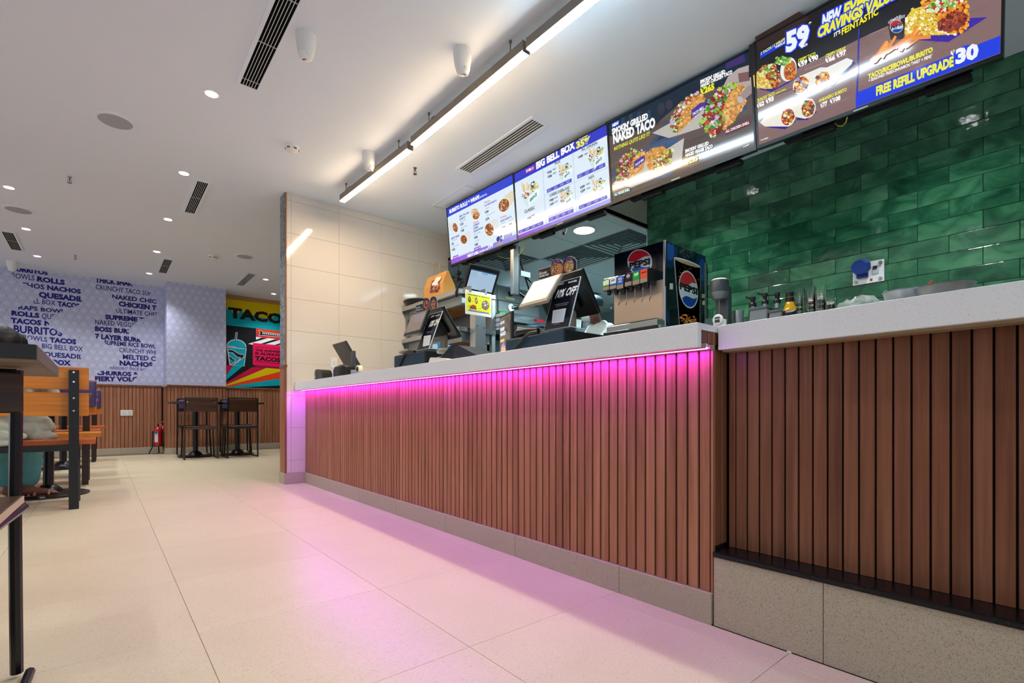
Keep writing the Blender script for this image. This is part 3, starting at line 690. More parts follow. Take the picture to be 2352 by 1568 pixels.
t_ = thing('litter', 'tiny white scrap of paper on the floor by the beige slabs', 'litter', tuple(atZ(1812, 1496, .0))); B().box(-.008, .008, -.005, .005, 0, .002, M=Matrix.Rotation(.5, 4, 'Z')).obj('scrap', m_white, t_)
# ---------------- menu screens ----------------
LET = ['#6fae3a', '#a6cf5a', '#3f8a2c', '#dfe9c8']; SALSA = ['#a8261a', '#c9402a', '#7c1512', '#e8e0e6', '#6fae3a', '#a6cf5a', '#3f8a2c', '#c9b0d8']
MEAT = ['#6b2f14', '#8c4620', '#a85a26', '#d8a040', '#f0d070', '#c43a20', '#f6ead0']; GOLD = ['#d99a48', '#c98638', '#e8b464', '#b87530', '#edc47c']
def tortilla(cv, cx, cy, rx, ry, rot, dx, dy, size=9, n=60, body='#eef1ee', pal=MEAT, seed=1):
    a = math.radians(rot)
    for k in range(6): cv.ell(cx+dx*(1-k/6), cy+dy*(1-k/6), rx*(.72+.28*k/6), ry*(.72+.28*k/6), body if k % 2 else '#d9dee0', rot)
    cv.ell(cx, cy, rx*1.03, ry*1.03, '#f3efe2', rot); cv.ell(cx, cy, rx*.88, ry*.88, pal[1], rot); cv.chips(cx, cy, rx*.82, ry*.82, n, size, pal, rot, seed)
def taco(cv, shell, fill, size, n, seed=3, pal=SALSA, gold=GOLD, base='#cf9143'):
    cv.poly(fill, '#7a2a1a'); cv.poly(shell, base)
    def inside(p, P):
        c = False
        for (x0, y0), (x1, y1) in zip(P, P[1:]+P[:1]):
            if (y0 > p[1]) != (y1 > p[1]) and p[0] < (x1-x0)*(p[1]-y0)/(y1-y0)+x0: c = not c
        return c
    rnd = random.Random(seed)
    for P, pl, k in ((shell, gold, .8), (fill, pal, 1.)):
        xs_, ys_ = [p[0] for p in P], [p[1] for p in P]; m = 0; tr = 0
        while m < n and tr < n*12:
            tr += 1; p = (rnd.uniform(min(xs_), max(xs_)), rnd.uniform(min(ys_), max(ys_)))
            if not inside(p, P): continue
            m += 1; s_ = size*k*(.5+rnd.random()); b = rnd.random()*PI
            if m % 8 == 0: cv.up()
            cv.poly([(p[0]+s_*math.cos(b+2*PI*j/4)*(.5+.5*rnd.random()), p[1]+s_*math.sin(b+2*PI*j/4)*.7) for j in range(4)], rnd.choice(pl), False)
def mealbox(cv, x, y, k, seed=1):
    cv.poly([(x-60*k, y-10*k), (x+62*k, y-75*k), (x+64*k, y-20*k), (x-15*k, y+82*k), (x-50*k, y+50*k)], '#cfe9ef')
    cv.poly([(x-18*k, y+12*k), (x+64*k, y-70*k), (x+64*k, y-18*k), (x-14*k, y+80*k)], '#f4fafa'); cv.text('BIG', x-4*k, y+46*k, x+46*k, y-4*k, 24*k, '#2f9aa0', 2)
    cv.chips(x+30*k, y-70*k, 34*k, 26*k, 26, 9*k, ['#d8c24a', '#e8d870', '#b8a030', '#86b040'], -30, seed); cv.chips(x-38*k, y-8*k, 26*k, 34*k, 22, 8*k, MEAT, 0, seed+1); cv.chips(x+4*k, y-30*k, 24*k, 22*k, 14, 8*k, ['#c8281c', '#f4f0ea', '#f4f0ea', '#86b040'], 0, seed+2)
    for i in range(7): cv.line([(x-55*k+i*9*k, y-40*k), (x-62*k+i*13*k, y-95*k+(i % 3)*12*k)], 6*k, ['#eec24a', '#d89a2a', '#f6dc7a'][i % 3])
    cv.poly([(x+2*k, y-92*k), (x+30*k, y-110*k), (x+24*k, y-62*k), (x+8*k, y-54*k)], '#20386c'); cv.ell(x+16*k, y-84*k, 10*k, 10*k, '#e8e8f0', n=10)
def pepsi_globe(cv, cx, cy, rx, ry, rot=0, txt=None, th=0):
    cv.ell(cx, cy, rx, ry, '#c9d6de', rot, 40); R = math.radians(rot)
    T = lambda x, y: (cx+x*rx*math.cos(R)-y*ry*math.sin(R), cy+x*rx*math.sin(R)+y*ry*math.cos(R))
    wave = lambda y0, a: [(-.98+1.96*i/16, y0+a*math.sin(-.2+PI*2*i/16)) for i in range(17)]
    def cap(up, y0, a, col):
        e = [( -.93*math.cos(math.radians(q)), (-1 if up else 1)*.93*math.sin(math.radians(q))) for q in range(0, 181, 9)]
        ys0 = [p for p in e if (p[1] < y0-.03 if up else p[1] > y0+.03)]
        wv_ = [(x*.9, y) for x, y in wave(y0, a) if (x*.9)**2+y*y < .87]
        cv.poly([T(*p) for p in ys0]+[T(*p) for p in wv_[::-1]], col)
    cap(True, -.22, .10, '#c0202f'); cap(False, .42, -.10, '#123f9e')
TVQ = [((2.553, 4.047, 2.62), (2.598, 3.094, 2.62), (2.605, 4.047, 2.069), (2.648, 3.094, 2.072)), ((2.597, 3.091, 2.62), (2.636, 2.142, 2.62), (2.643, 3.091, 2.07), (2.682, 2.142, 2.077)),
       ((2.634, 2.14, 2.62), (2.673, 1.203, 2.62), (2.676, 2.14, 2.075), (2.744, 1.203, 2.091)), ((2.671, 1.199, 2.62), (2.706, 0.244, 2.62), (2.745, 1.199, 2.092), (2.741, 0.244, 2.065))]
TVL = ['menu screen titled BURRITO ROLLS & WRAPS, farthest of the row', 'menu screen titled BIG BELL BOX with white background', 'menu screen showing the NAKED TACO and a hand', 'menu screen with FREE REFILL UPGRADE band, nearest of the row']
def tv(i):
    TL, TR, BL, BR = map(V3, TVQ[i]); U = (BR-BL).normalized(); w_ = (BR-BL).length; h = ((TL-BL).length+(TR-BR).length)/2
    Vv = ((TL-BL)-(TL-BL).dot(U)*U).normalized(); N = U.cross(Vv)
    t_ = thing('menu_screen', TVL[i], 'screen', tuple(BL), group='row of four menu screens')
    M = Matrix((U, Vv, N)).transposed().to_4x4()        # local x right, y up, z to the viewer
    def part(nm, b, m, **k): bmesh.ops.transform(b.bm, matrix=M, verts=b.bm.verts[:]); return b.obj(nm, m, t_, **k)
    bz, bb = .0085, .017
    b = B().box(0, w_, 0, bb, -.03, 0).box(0, w_, h-bz, h, -.03, 0).box(0, bz, bb, h-bz, -.03, 0).box(w_-bz, w_, bb, h-bz, -.03, 0)
    part('bezel', b, m_black)
    part('back_shell', B().box(.003, w_-.003, .003, h-.003, -.034, -.012).box(.12, w_-.12, -.012, h*.55, -.085, -.034, .01), m_blackm)
    part('bottom_edge', B().box(.0, w_, -.003, .0, -.03, .001, .0005), mat('tv_chrome_edge', '#30363a', .15, metal=1.))
    for q in (.22, .74):
        part('speaker_box', B().box(w_*q, w_*q+.15, -.03, .0, -.075, -.034, .004), m_blackm)
        b = B()
        for k in range(9): b.box(w_*q+.03+k*.010, w_*q+.035+k*.010, -.0315, -.030, -.068, -.042)
        o = part('speaker_slots', b, m_black); o['kind'] = 'stuff'
    part('badge', B().box(w_*.47, w_*.53, .004, .010, 0, .0008), m_steelm)
    top = (CEIL_Z-BL.z)
    for q in (.25, .75):
        c = U*(w_*q)+Vv*(h*.55)-N*.09; B().box(c.x-.015, c.x+.015, c.y-.02, c.y+.02, c.z, top, .002).obj('ceiling_bracket', m_dark, t_)
    cv = Canvas(BL-N*.004, U, Vv); x0, x1, y0, y1 = bz, w_-bz, bb, h-bz
    cv.lim = [(x0, y0), (x1, y0), (x1, y1), (x0, y1)]
    def R(a, b_, c_, d_, col): cv.up(); cv.raw([(x0+(x1-x0)*a, y0+(y1-y0)*b_), (x0+(x1-x0)*c_, y0+(y1-y0)*b_), (x0+(x1-x0)*c_, y0+(y1-y0)*d_), (x0+(x1-x0)*a, y0+(y1-y0)*d_)], lin(col), cv.d)
    return t_, cv, R, BL
def T(cv, items, col, bold=1, **k):
    for it in items:
        tx, a, b_, c_, d_, h = it[:6]; cv.text(tx, a, b_, c_, d_, h, it[6] if len(it) > 6 else col, it[7] if len(it) > 7 else bold, **k)
# screen one
t_, cv, R, BL = tv(0); cv.view(1020, 390, 7.128)
R(0, 0, 1, 1, '#e2f1fe'); R(0, .855, 1, 1, '#2a3fd2')
for k in range(12): R(k/12, 0, (k+1)/12+.001, .085, ['#a04ee2', '#9d58e4', '#9962e6', '#976ae7', '#9571e8', '#9478e9', '#947fea', '#9586eb', '#978cec', '#9a92ed', '#9e98ee', '#a29eef'][k])
IND = '#3a35a8'; TEAL = '#123a5a'
T(cv, [('BURRITO ROLLS & WRAPS', 90, 715, 580, 468, 62)], '#ffffff', 2); T(cv, [('(BA-REE-TOH)', 588, 462, 703, 408, 28)], '#dfe6ff', 1)
T(cv, [('FIERY VOLCANO', 250, 783, 412, 708, 32), ('BURRITO', 255, 828, 350, 785, 32), ('CRISPY WRAP', 115, 1147, 250, 1087, 32), ('ULTIMATE', 478, 932, 578, 887, 32), ('CHEESE', 480, 980, 560, 944, 32), ('CRUNCHWRAP', 485, 1027, 640, 957, 32), ('7-LAYER BURRITO', 660, 607, 862, 512, 30), ('BOSS BURRITO', 928, 857, 1108, 777, 30)], IND, 1)
T(cv, [('₹159', 268, 917, 316, 897, 38), ('₹185', 278, 1020, 328, 1000, 38), ('₹75', 124, 1237, 160, 1222, 36), ('₹105', 130, 1332, 180, 1312, 36), ('₹245', 496, 1132, 550, 1110, 38), ('₹265', 504, 1247, 558, 1227, 38), ('₹249', 672, 717, 730, 692, 38), ('₹279', 682, 834, 738, 810, 38), ('₹309', 948, 967, 1002, 942, 34), ('₹349', 1058, 920, 1112, 897, 34)], TEAL, 2)
T(cv, [('. MEX PANEER', 262, 864, 360, 818, 13), ('. MEX CHICKEN', 272, 962, 380, 912, 13), ('. POTATO BITE', 120, 1177, 215, 1135, 13), ('. CRISPY CHICKEN', 128, 1277, 243, 1228, 13), ('. MEX PANEER', 488, 1067, 595, 1022, 13), ('. CHICKEN', 500, 1182, 578, 1148, 13), ('. VEGGIE', 668, 647, 740, 618, 13), ('. CHIPOTLE CHICKEN', 680, 767, 832, 695, 13), ('. VEGGIE', 930, 890, 1010, 858, 12), ('. CHICKEN', 1040, 845, 1135, 808, 12), ('EXTRA TAXES AS APPLICABLE', 250, 1412, 440, 1335, 9)], '#4a5a8a', 0)
for q, tx in (([(145, 1422), (235, 1384), (236, 1436), (147, 1470)], 'VALUE'), ([(492, 1282), (598, 1238), (600, 1288), (494, 1330)], 'POPULAR'), ([(985, 1078), (1110, 1030), (1112, 1072), (987, 1122)], 'INDULGENCE')):
    cv.poly(q, '#7a35c8'); cv.text(tx, q[3][0]+9, q[3][1]-14, q[2][0]-9, q[2][1]-12, 24, '#ffffff', 1)
for q in ([(480, 862), (565, 828), (566, 848), (481, 882)], [(658, 530), (755, 492), (756, 514), (659, 552)], [(925, 775), (1025, 738), (1026, 760), (926, 797)]): cv.poly(q, '#d87898'); cv.text('POPULAR', q[3][0]+5, q[3][1]-6, q[2][0]-5, q[2][1]-6, 10, '#ffffff', 1)
T(cv, [('MAKE IT A MEAL', 388, 1430, 570, 1367, 46), ('ADD FRIES + PEPSI', 580, 1353, 724, 1303, 24), ('₹99', 725, 1290, 805, 1256, 72)], '#ffffff', 2)
tortilla(cv, 185, 945, 45, 85, -12, -85, -20, 9, 50); tortilla(cv, 325, 1140, 58, 82, -10, 75, -70, 9, 60); tortilla(cv, 530, 750, 60, 75, 35, -40, -70, 9, 70, '#d8a860')
tortilla(cv, 745, 978, 80, 115, -5, 90, -90, 11, 90); tortilla(cv, 985, 580, 95, 125, 20, 130, -150, 12, 120, '#ecd9a0'); cv.chips(535, 690, 60, 60, 60, 9, GOLD, 20, 4)
for i in range(9): cv.line([(865+i*10, 1240-i*4), (900+i*9, 1195-(i % 3)*8)], 7, ['#e8c040', '#c89a20'][i % 2])
cv.ell(893, 1130, 28, 45, '#1c3f9a', 15); cv.poly([(922, 1085), (955, 1070), (950, 1165), (928, 1175)], '#3a2a3a'); cv.ell(938, 1115, 13, 16, '#c8b8c8')
cv.build('display', SCREENM, t_, BL)
# screen two
t_, cv, R, BL = tv(1); cv.view(1170, 280, 5.808)
R(0, 0, 1, 1, '#e2f1fe'); R(0, .862, 1, 1, '#2c36c6')
for k in range(10): R(k/10, 0, (k+1)/10+.001, .055, ['#9a52dc', '#9a60e0', '#9a6ee4', '#9c7ce8', '#a08aee', '#a496f2', '#a89ef6', '#aca6f8', '#b0acfa', '#b2b0fb'][k])
cv.poly([(213, 642), (330, 578), (334, 634), (217, 688)], '#c22fa8'); T(cv, [('5 IN 1', 228, 672, 322, 628, 34), ('BIG BELL BOX', 358, 628, 868, 350, 98)], '#ffffff', 2)
T(cv, [('BIG SAVINGS', 925, 242, 1045, 188, 18), ('35%', 893, 355, 1082, 272, 90)], '#f2ee5a', 2)
DK = '#2a3350'
T(cv, [('PLUS', 605, 568, 680, 532, 28), ('ALL CHICKEN', 962, 388, 1175, 290, 32), ('CHEESE OVERLOAD', 535, 998, 805, 882, 31), ('KIDS', 1058, 764, 1132, 730, 30), ('CLASSIC', 203, 1215, 340, 1157, 38)], DK, 1)
for a in ((605, 572, 682, 535), (962, 402, 1180, 303), (535, 1002, 805, 886), (1058, 768, 1134, 734), (203, 1222, 342, 1164)): cv.line([a[:2], a[2:]], 2.5, DK)
T(cv, [('₹325', 508, 694, 566, 670, 30), ('₹385', 513, 750, 570, 726, 30), ('₹449', 922, 490, 982, 460, 32), ('₹405', 536, 1064, 592, 1042, 30), ('₹459', 542, 1120, 594, 1096, 30), ('₹209', 945, 894, 1006, 866, 32), ('₹239', 952, 947, 1012, 918, 32), ('₹285', 240, 1304, 292, 1282, 28), ('₹335', 246, 1364, 294, 1343, 28)], DK, 2)
T(cv, [('₹457', 578, 650, 622, 630, 20), ('₹507', 582, 702, 626, 682, 20), ('₹587', 1002, 447, 1046, 425, 20), ('₹537', 600, 1030, 646, 1008, 20), ('₹577', 605, 1084, 648, 1064, 20), ('₹268', 1025, 847, 1071, 826, 20), ('₹328', 1030, 904, 1076, 884, 20), ('₹437', 297, 1264, 339, 1244, 18)], DK, 1)
for l in ([(445, 608), (492, 1372)], [(845, 398), (897, 1212)], [(468, 986), (872, 806)], [(872, 806), (1328, 600)]): cv.line(l, 3.5, '#8fa8cc')
for q in ([(500, 902), (830, 750), (832, 800), (503, 950)], [(905, 710), (1278, 540), (1282, 595), (908, 762)], [(525, 1250), (850, 1118), (851, 1140), (526, 1272)], [(525, 1282), (855, 1152), (857, 1205), (528, 1334)], [(930, 1122), (1305, 973), (1307, 1020), (933, 1170)], [(122, 1452), (452, 1320), (455, 1368), (125, 1494)]):
    cv.poly(q, '#4a48c8'); n = 4
    for k in range(n):
        f = (k+.15)/n; g = (k+.72)/n; L = lambda s_, d: (q[0][0]+(q[1][0]-q[0][0])*s_, q[0][1]+(q[1][1]-q[0][1])*s_+d)
        dz = q[3][1]-q[0][1]; cv.text(['SOFT TACO', 'CRISPY BITES', 'CINNAMON', 'FRIES + PEPSI'][k], *L(f, dz*.45), *L(g, dz*.45), dz*.2, '#e8e8ff', 0)
        if dz > 30: cv.text(['NAKED', 'BURRITO', 'TWIST', 'DRINK'][k], *L(f, dz*.8), *L(g, dz*.8), dz*.2, '#e8e8ff', 0)
mealbox(cv, 285, 985, 1.85, 1); mealbox(cv, 745, 690, 1.35, 5); mealbox(cv, 1165, 500, 1.6, 9); mealbox(cv, 765, 1040, 1.25, 13); mealbox(cv, 1195, 890, 1.35, 17)
cv.build('display', SCREENM, t_, BL)
# screen three
t_, cv, R, BL = tv(2); cv.view(1390, 100, 4.3556)
R(0, 0, 1, 1, '#5a4c49')
rnd = random.Random(5)
for i in range(46):
    y = 950+i*14; x = rnd.uniform(0, 900); L_ = rnd.uniform(200, 600); cv.line([(x, y-x*.38), (x+L_, y-(x+L_)*.38)], rnd.uniform(3, 9), rnd.choice(['#665650', '#4e4340', '#6e5e58', '#463c3a']), up=(i % 4 == 0))
cv.poly([(0, 790), (1470, 30), (1470, 330), (1180, 420), (820, 540), (560, 760), (470, 860), (280, 880), (40, 930)], '#0d2236')
for x in (160, 240, 320, 420): cv.poly([(x, 760-x*.2), (x+34, 740-x*.2), (x+34, 860-x*.15), (x, 880-x*.15)], '#1d3d58')
cv.ell(560, 650, 38, 60, '#2a2f40'); cv.ell(640, 610, 36, 50, '#30303e'); cv.poly([(1200, 180), (1390, 90), (1400, 180), (1210, 260)], '#3a2a6a')
cv.poly([(440, 1010), (600, 800), (1000, 560), (1300, 520), (1420, 590), (1415, 660), (1220, 780), (800, 880), (520, 1015), (470, 1020)], '#2f4a70'); cv.poly([(500, 985), (620, 830), (1010, 600), (1290, 560), (1370, 610), (1180, 760), (780, 850)], '#1b2c48')
cv.poly([(470, 895), (640, 800), (800, 640), (960, 600), (1230, 690), (1000, 830), (640, 945)], '#bdb9b3')
cv.poly([(60, 1330), (180, 1180), (480, 1010), (700, 940), (760, 960), (775, 1180), (640, 1330), (300, 1420)], '#31527e'); cv.poly([(80, 1400), (240, 1230), (500, 1130), (790, 945), (760, 1230), (560, 1320), (260, 1440)], '#c6c3be')
cv.poly([(1160, 470), (1230, 330), (1330, 250), (1470, 205), (1470, 430), (1380, 480), (1290, 420)], '#b5a6a4'); cv.poly([(1330, 300), (1440, 280), (1450, 370), (1340, 390)], '#7c5a58')
SA = [(730, 890), (740, 760), (790, 640), (860, 545), (960, 500), (1000, 555), (990, 625), (880, 755), (800, 830)]; FA = [(655, 870), (665, 740), (740, 610), (850, 520), (930, 485), (960, 500), (860, 550), (780, 650), (740, 770), (728, 892)]
taco(cv, SA, FA, 20, 190, 3)
SB = [(1195, 860), (1165, 700), (1230, 500), (1330, 410), (1385, 430), (1412, 590), (1300, 760)]; FB = [(945, 830), (990, 700), (1060, 540), (1180, 425), (1320, 385), (1335, 410), (1235, 500), (1180, 660), (1195, 790), (1150, 890), (1075, 935), (1010, 880)]
taco(cv, SB, FB, 26, 260, 4); taco(cv, [(235, 1355), (270, 1180), (330, 1090), (400, 1075), (408, 1130), (380, 1265)], [(112, 1370), (120, 1250), (190, 1110), (280, 1045), (385, 1065), (320, 1095), (262, 1190), (228, 1392)], 17, 150, 6)
taco(cv, [(410, 1190), (405, 1110), (480, 1045), (590, 1030), (630, 1070), (520, 1150), (480, 1270), (430, 1250)], [(480, 1270), (500, 1150), (620, 1070), (690, 1040), (660, 1200), (560, 1255)], 17, 150, 8, pal=MEAT+LET)
cv.poly([(1320, 580), (1345, 520), (1430, 430), (1470, 410), (1470, 500), (1370, 590), (1335, 610)], '#a08e8e'); cv.ell(1355, 565, 30, 36, '#c4b6b8', -40)
for q, tx in (([(862, 760), (868, 670), (950, 600), (1005, 588), (1012, 640)], (878, 728, 992, 652, 28)), ([(290, 1262), (295, 1180), (400, 1115), (404, 1175)], (305, 1232, 395, 1165, 22))): cv.poly(q, '#4a2f9a'); cv.text('TACO BELL', *tx[:4], tx[4], '#ffffff', 1)
cv.poly([(68, 802), (145, 766), (147, 812), (72, 848)], '#1f4fd0')
T(cv, [('NEW', 78, 838, 138, 808, 30), ("SMOKIN' GRILLED", 75, 912, 432, 752, 58), ('NAKED TACO', 85, 1004, 506, 832, 94), ("SMOKIN' GRILLED", 956, 405, 1205, 298, 36), ('NAKED CHICKEN TACO', 960, 446, 1275, 302, 36), ("SMOKIN' GRILLED", 805, 1096, 1040, 1012, 34), ('NAKED VEGGIE TACO', 808, 1139, 1080, 1042, 34), ('T&C APPLY', 1385, 1045, 1445, 1018, 10)], '#ffffff', 2)
cv.text('NOTHING QUITE LIKE IT!', 90, 1076, 450, 920, 36, '#e6e23a', 1, ital=.2); T(cv, [('₹265', 962, 512, 1098, 458, 62), ('₹235', 815, 1212, 935, 1168, 44)], '#f4ee30', 2)
cv.poly([(1200, 872), (1450, 765), (1452, 812), (1202, 912)], '#7c1f3c'); cv.text('ALL CHICKEN SHELL', 1210, 898, 1446, 802, 26, '#ffffff', 1); cv.poly([(90, 1498), (254, 1438), (256, 1480), (92, 1540)], '#16706a'); cv.text('ALL VEGGIE SHELL', 98, 1526, 250, 1470, 26, '#ffffff', 1)
cv.build('display', SCREENM, t_, BL)
# screen four
t_, cv, R, BL = tv(3); cv.view(1720, 0, 4.611)
R(0, 0, 1, 1, '#876b6a')
for i in range(60):
    y = 640+i*26; x = rnd.uniform(0, 2000); L_ = rnd.uniform(200, 700); cv.line([(x, y-x*.36), (x+L_, y-(x+L_)*.36)], rnd.uniform(4, 14), rnd.choice(['#8f7472', '#7a5c58', '#9a8284', '#6d4a44', '#83605a']), up=(i % 5 == 0))
cv.poly([(0, 480), (3000, -1200), (3000, -420), (1291, 355), (735, 622), (500, 735), (200, 800), (0, 820)], '#120d14')
cv.poly([(100, 540), (420, 380), (640, 200), (500, 100), (60, 380)], '#2e1d18')
NAP = '#2d1f8e'
cv.poly([(60, 930), (300, 930), (545, 790), (420, 880), (240, 975)], NAP)
taco(cv, [(45, 800), (110, 755), (175, 785), (215, 860), (250, 940), (160, 940), (55, 920)], [(90, 770), (150, 695), (250, 680), (315, 750), (325, 850), (295, 925), (250, 940), (200, 830), (160, 780)], 20, 120, 11, pal=['#7a2a14', '#a8401c', '#e8842a', '#86b040', '#c8dc80', '#c8281c'], gold=['#f0d870', '#e2bc48', '#f6e69a', '#c89a30'], base='#e8c858')
cv.ell(420, 735, 85, 130, '#f0eee2', 12); cv.ell(435, 745, 62, 108, '#c8641c', 12); cv.chips(440, 775, 50, 72, 60, 18, ['#e8902a', '#d8741c', '#8c3a14', '#f0b048'], 0, 3); cv.chips(365, 645, 90, 46, 80, 18, LET, 0, 5); cv.chips(200, 735, 95, 42, 60, 17, LET+['#c8281c'], -20, 6)
cv.poly([(460, 1030), (690, 905), (730, 930), (900, 905), (1130, 670), (1100, 640), (860, 880), (660, 990)], NAP)
cv.poly([(560, 800), (760, 715), (850, 715), (800, 850), (640, 990), (600, 900)], '#f0efe6'); cv.poly([(820, 720), (1040, 615), (1105, 640), (1090, 680), (860, 900), (720, 950), (740, 800)], '#f4f3ec')
for cx, cy in ((555, 900), (785, 850)): cv.ell(cx, cy, 82, 106, '#f1ecd8', 28); cv.ell(cx, cy, 68, 92, '#c8641c', 28); cv.chips(cx, cy, 62, 86, 70, 24, ['#f0a02a', '#e8841c', '#f6bc50', '#6b2a14', '#fbe9a0', '#a89ac8'], 28, cx)
cv.poly([(500, 1255), (730, 1180), (620, 1270), (520, 1275)], NAP); cv.poly([(200, 1350), (390, 1370), (510, 1280), (440, 1290)], NAP)
cv.poly([(120, 1300), (180, 1230), (340, 1130), (480, 1150), (480, 1290), (420, 1340), (170, 1340)], '#efeadc'); cv.poly([(400, 1130), (560, 1040), (680, 1050), (700, 1200), (600, 1260), (500, 1240)], '#efeadc')
for cx, cy in ((415, 1240), (630, 1150)): cv.ell(cx, cy, 80, 104, '#f1ecd8', 16); cv.ell(cx, cy, 66, 90, '#a8401c', 16); cv.chips(cx, cy, 60, 84, 70, 20, ['#f0902a', '#6b2a14', '#fbe9a0', '#c8281c', '#4a3a3a', '#86b040'], 16, cx)
cv.line([(1170, 310), (1143, 1142)], 16, '#2a2aa8')
cv.poly([(120, 562), (388, 398), (392, 470), (126, 626)], '#0a3ad0')
T(cv, [('2 TACOS / 2 WRAPS', 130, 587, 386, 428, 30), ('CRISPY TACO', 525, 666, 710, 586, 36), ('CRISPY WRAP', 815, 613, 1025, 527, 34), ('CRUNCHY TACO', 82, 1092, 275, 1007, 36), ('(GARLIC SHELL)', 285, 1002, 398, 950, 16), ('HABANERO BURRITO', 745, 1087, 1040, 962, 34)], '#eef03c', 1)
def out_text(tx, x0, y0, x1, y1, h, col, oc='#1a3fe0', o=11, ital=0.):
    for dx in (-o, 0, o):
        for dy in (-o, 0, o):
            if dx or dy: cv.text(tx, x0+dx, y0+dy, x1+dx, y1+dy, h, oc, 2, ital)
    cv.text(tx, x0, y0, x1, y1, h, col, 2, ital)
out_text('59', 398, 552, 642, 452, 205, '#f4f8ff'); T(cv, [('STARTS AT', 285, 513, 390, 458, 20), ('EACH', 562, 512, 624, 480, 24), ('*', 640, 290, 664, 280, 50), ('₹59', 528, 715, 622, 678, 50), ('₹90', 640, 664, 736, 626, 50), ('₹66', 818, 668, 915, 632, 50), ('₹97', 935, 615, 1031, 576, 50), ('₹62', 88, 1146, 166, 1112, 48), ('₹93', 187, 1100, 269, 1064, 48), ('₹77', 765, 1145, 832, 1114, 48), ('₹108', 865, 1100, 972, 1056, 48), ('*T&C APPLY.', 125, 1496, 211, 1464, 13)], '#ffffff', 2)
out_text('NEW', 775, 295, 968, 198, 128, '#f4f8ff', ital=.1); out_text('EVERYDAY', 1003, 180, 1640, -150, 128, '#f4ee30', ital=.1); out_text('CRAVINGS', 730, 405, 1205, 165, 108, '#f4ee30', ital=.1); out_text('VALUE', 1240, 150, 1560, -18, 112, '#f4ee30', ital=.1)
cv.text("IT'S", 905, 396, 975, 352, 40, '#ffffff', 1); cv.text('FE!NTASTIC', 985, 376, 1375, 152, 68, '#f4ee30', 1)
cv.view(1950, 0, 5.851)
cv.poly([(740, 500), (1000, 550), (1340, 570), (1860, 238), (1610, 250), (1400, 470)], '#3a22a8')
taco(cv, [(752, 455), (765, 250), (850, 135), (980, 92), (1120, 125), (1200, 280), (1340, 420), (1450, 470), (900, 480), (760, 472)], [(980, 92), (1000, 0), (1120, -90), (1500, -90), (1600, 60), (1615, 350), (1540, 440), (1430, 470), (1340, 425), (1200, 270), (1120, 120)], 34, 300, 21, pal=['#f09a1c', '#e8841c', '#f6b440'], gold=['#f0d040', '#e0b428', '#faf0b0', '#c89a28', '#fffbe8'], base='#e8c838')
cv.chips(1400, 300, 190, 110, 130, 40, ['#7a2a14', '#5c1c10', '#a8401c', '#c05a30', '#8c3a3a'], -25, 31); cv.chips(1300, 50, 260, 80, 120, 36, LET+['#c8281c', '#f4f0ea'], -20, 32)
cv.poly([(525, 300), (765, 200), (742, 530), (570, 545)], '#2a1714'); cv.poly([(530, 298), (762, 202), (760, 240), (535, 335)], '#8c8a90'); cv.chips(650, 260, 100, 25, 20, 22, ['#d8d8e0', '#a0a0a8'], -20, 33)
pepsi_globe(cv, 645, 365, 90, 88, -18); cv.text('PEPSI', 568, 405, 722, 345, 34, '#0d1020', 2)
rf = random.Random(9)
for i in range(26):
    x = 260+rf.random()*560; y = 850-(x-260)*.42+rf.uniform(-60, 40); L_ = rf.uniform(180, 330); a = math.radians(rf.uniform(-62, -30)); cv.up(); cv.line([(x, y), (x+L_*math.cos(a), y+L_*math.sin(a))], rf.uniform(26, 40), rf.choice(['#e8801c', '#f09a30', '#d86c18', '#f6ac48']))
cv.line([(820, 525), (1105, 505)], 48, '#f0922a')
cv.poly([(100, 1255), (2300, 385), (2300, 640), (100, 1475)], '#1b3fe4')
cv.view(1950, 0, 5.851); cv.ell(1590, 740, 190, 120, '#1b3fe4', -20)
T(cv, [('TACO/RICEBOWL/BURRITO', 268, 1068, 1132, 702, 62), ('FREE REFILL UPGRADE', 372, 1290, 1410, 890, 118)], '#f2f04a', 2); T(cv, [('+ SEASONED FRIES/CINNAMON TWIST + PEPSI*', 270, 1112, 1130, 778, 40)], '#ffffff', 1)
T(cv, [('₹', 1376, 758, 1420, 742, 62), ('30', 1435, 866, 1738, 776, 190)], '#f4f8ff', 2)
cv.build('display', SCREENM, t_, BL)
t_ = thing('screen_cable', 'loose yellow cable hanging below the first menu screen', 'cable', tuple(atX(1140, 580, 2.72)))
def rel(l, o): return [tuple(V3(p)-o) for p in l]
B().tube(rel([atX(1138, 578, 2.72), atX(1145, 588, 2.74), atX(1160, 593, 2.76), atX(1178, 593, 2.76), atX(1192, 585, 2.74), atX(1202, 572, 2.72), atX(1208, 552, 2.7)], t_.location), .003, 6).obj('wire', mat('yellow_wire', '#b8b04a', .5), t_)
t_ = thing('screen_cable_loop', 'short yellow cable loop under the nearest menu screen', 'cable', tuple(atX(1930, 275, 2.80)))
B().tube(rel([atX(1918, 283, 2.78), atX(1925, 289, 2.80), atX(1935, 289, 2.80), atX(1943, 281, 2.78), atX(1946, 270, 2.75)], t_.location), .003, 6).obj('wire', MATS['yellow_wire'], t_)
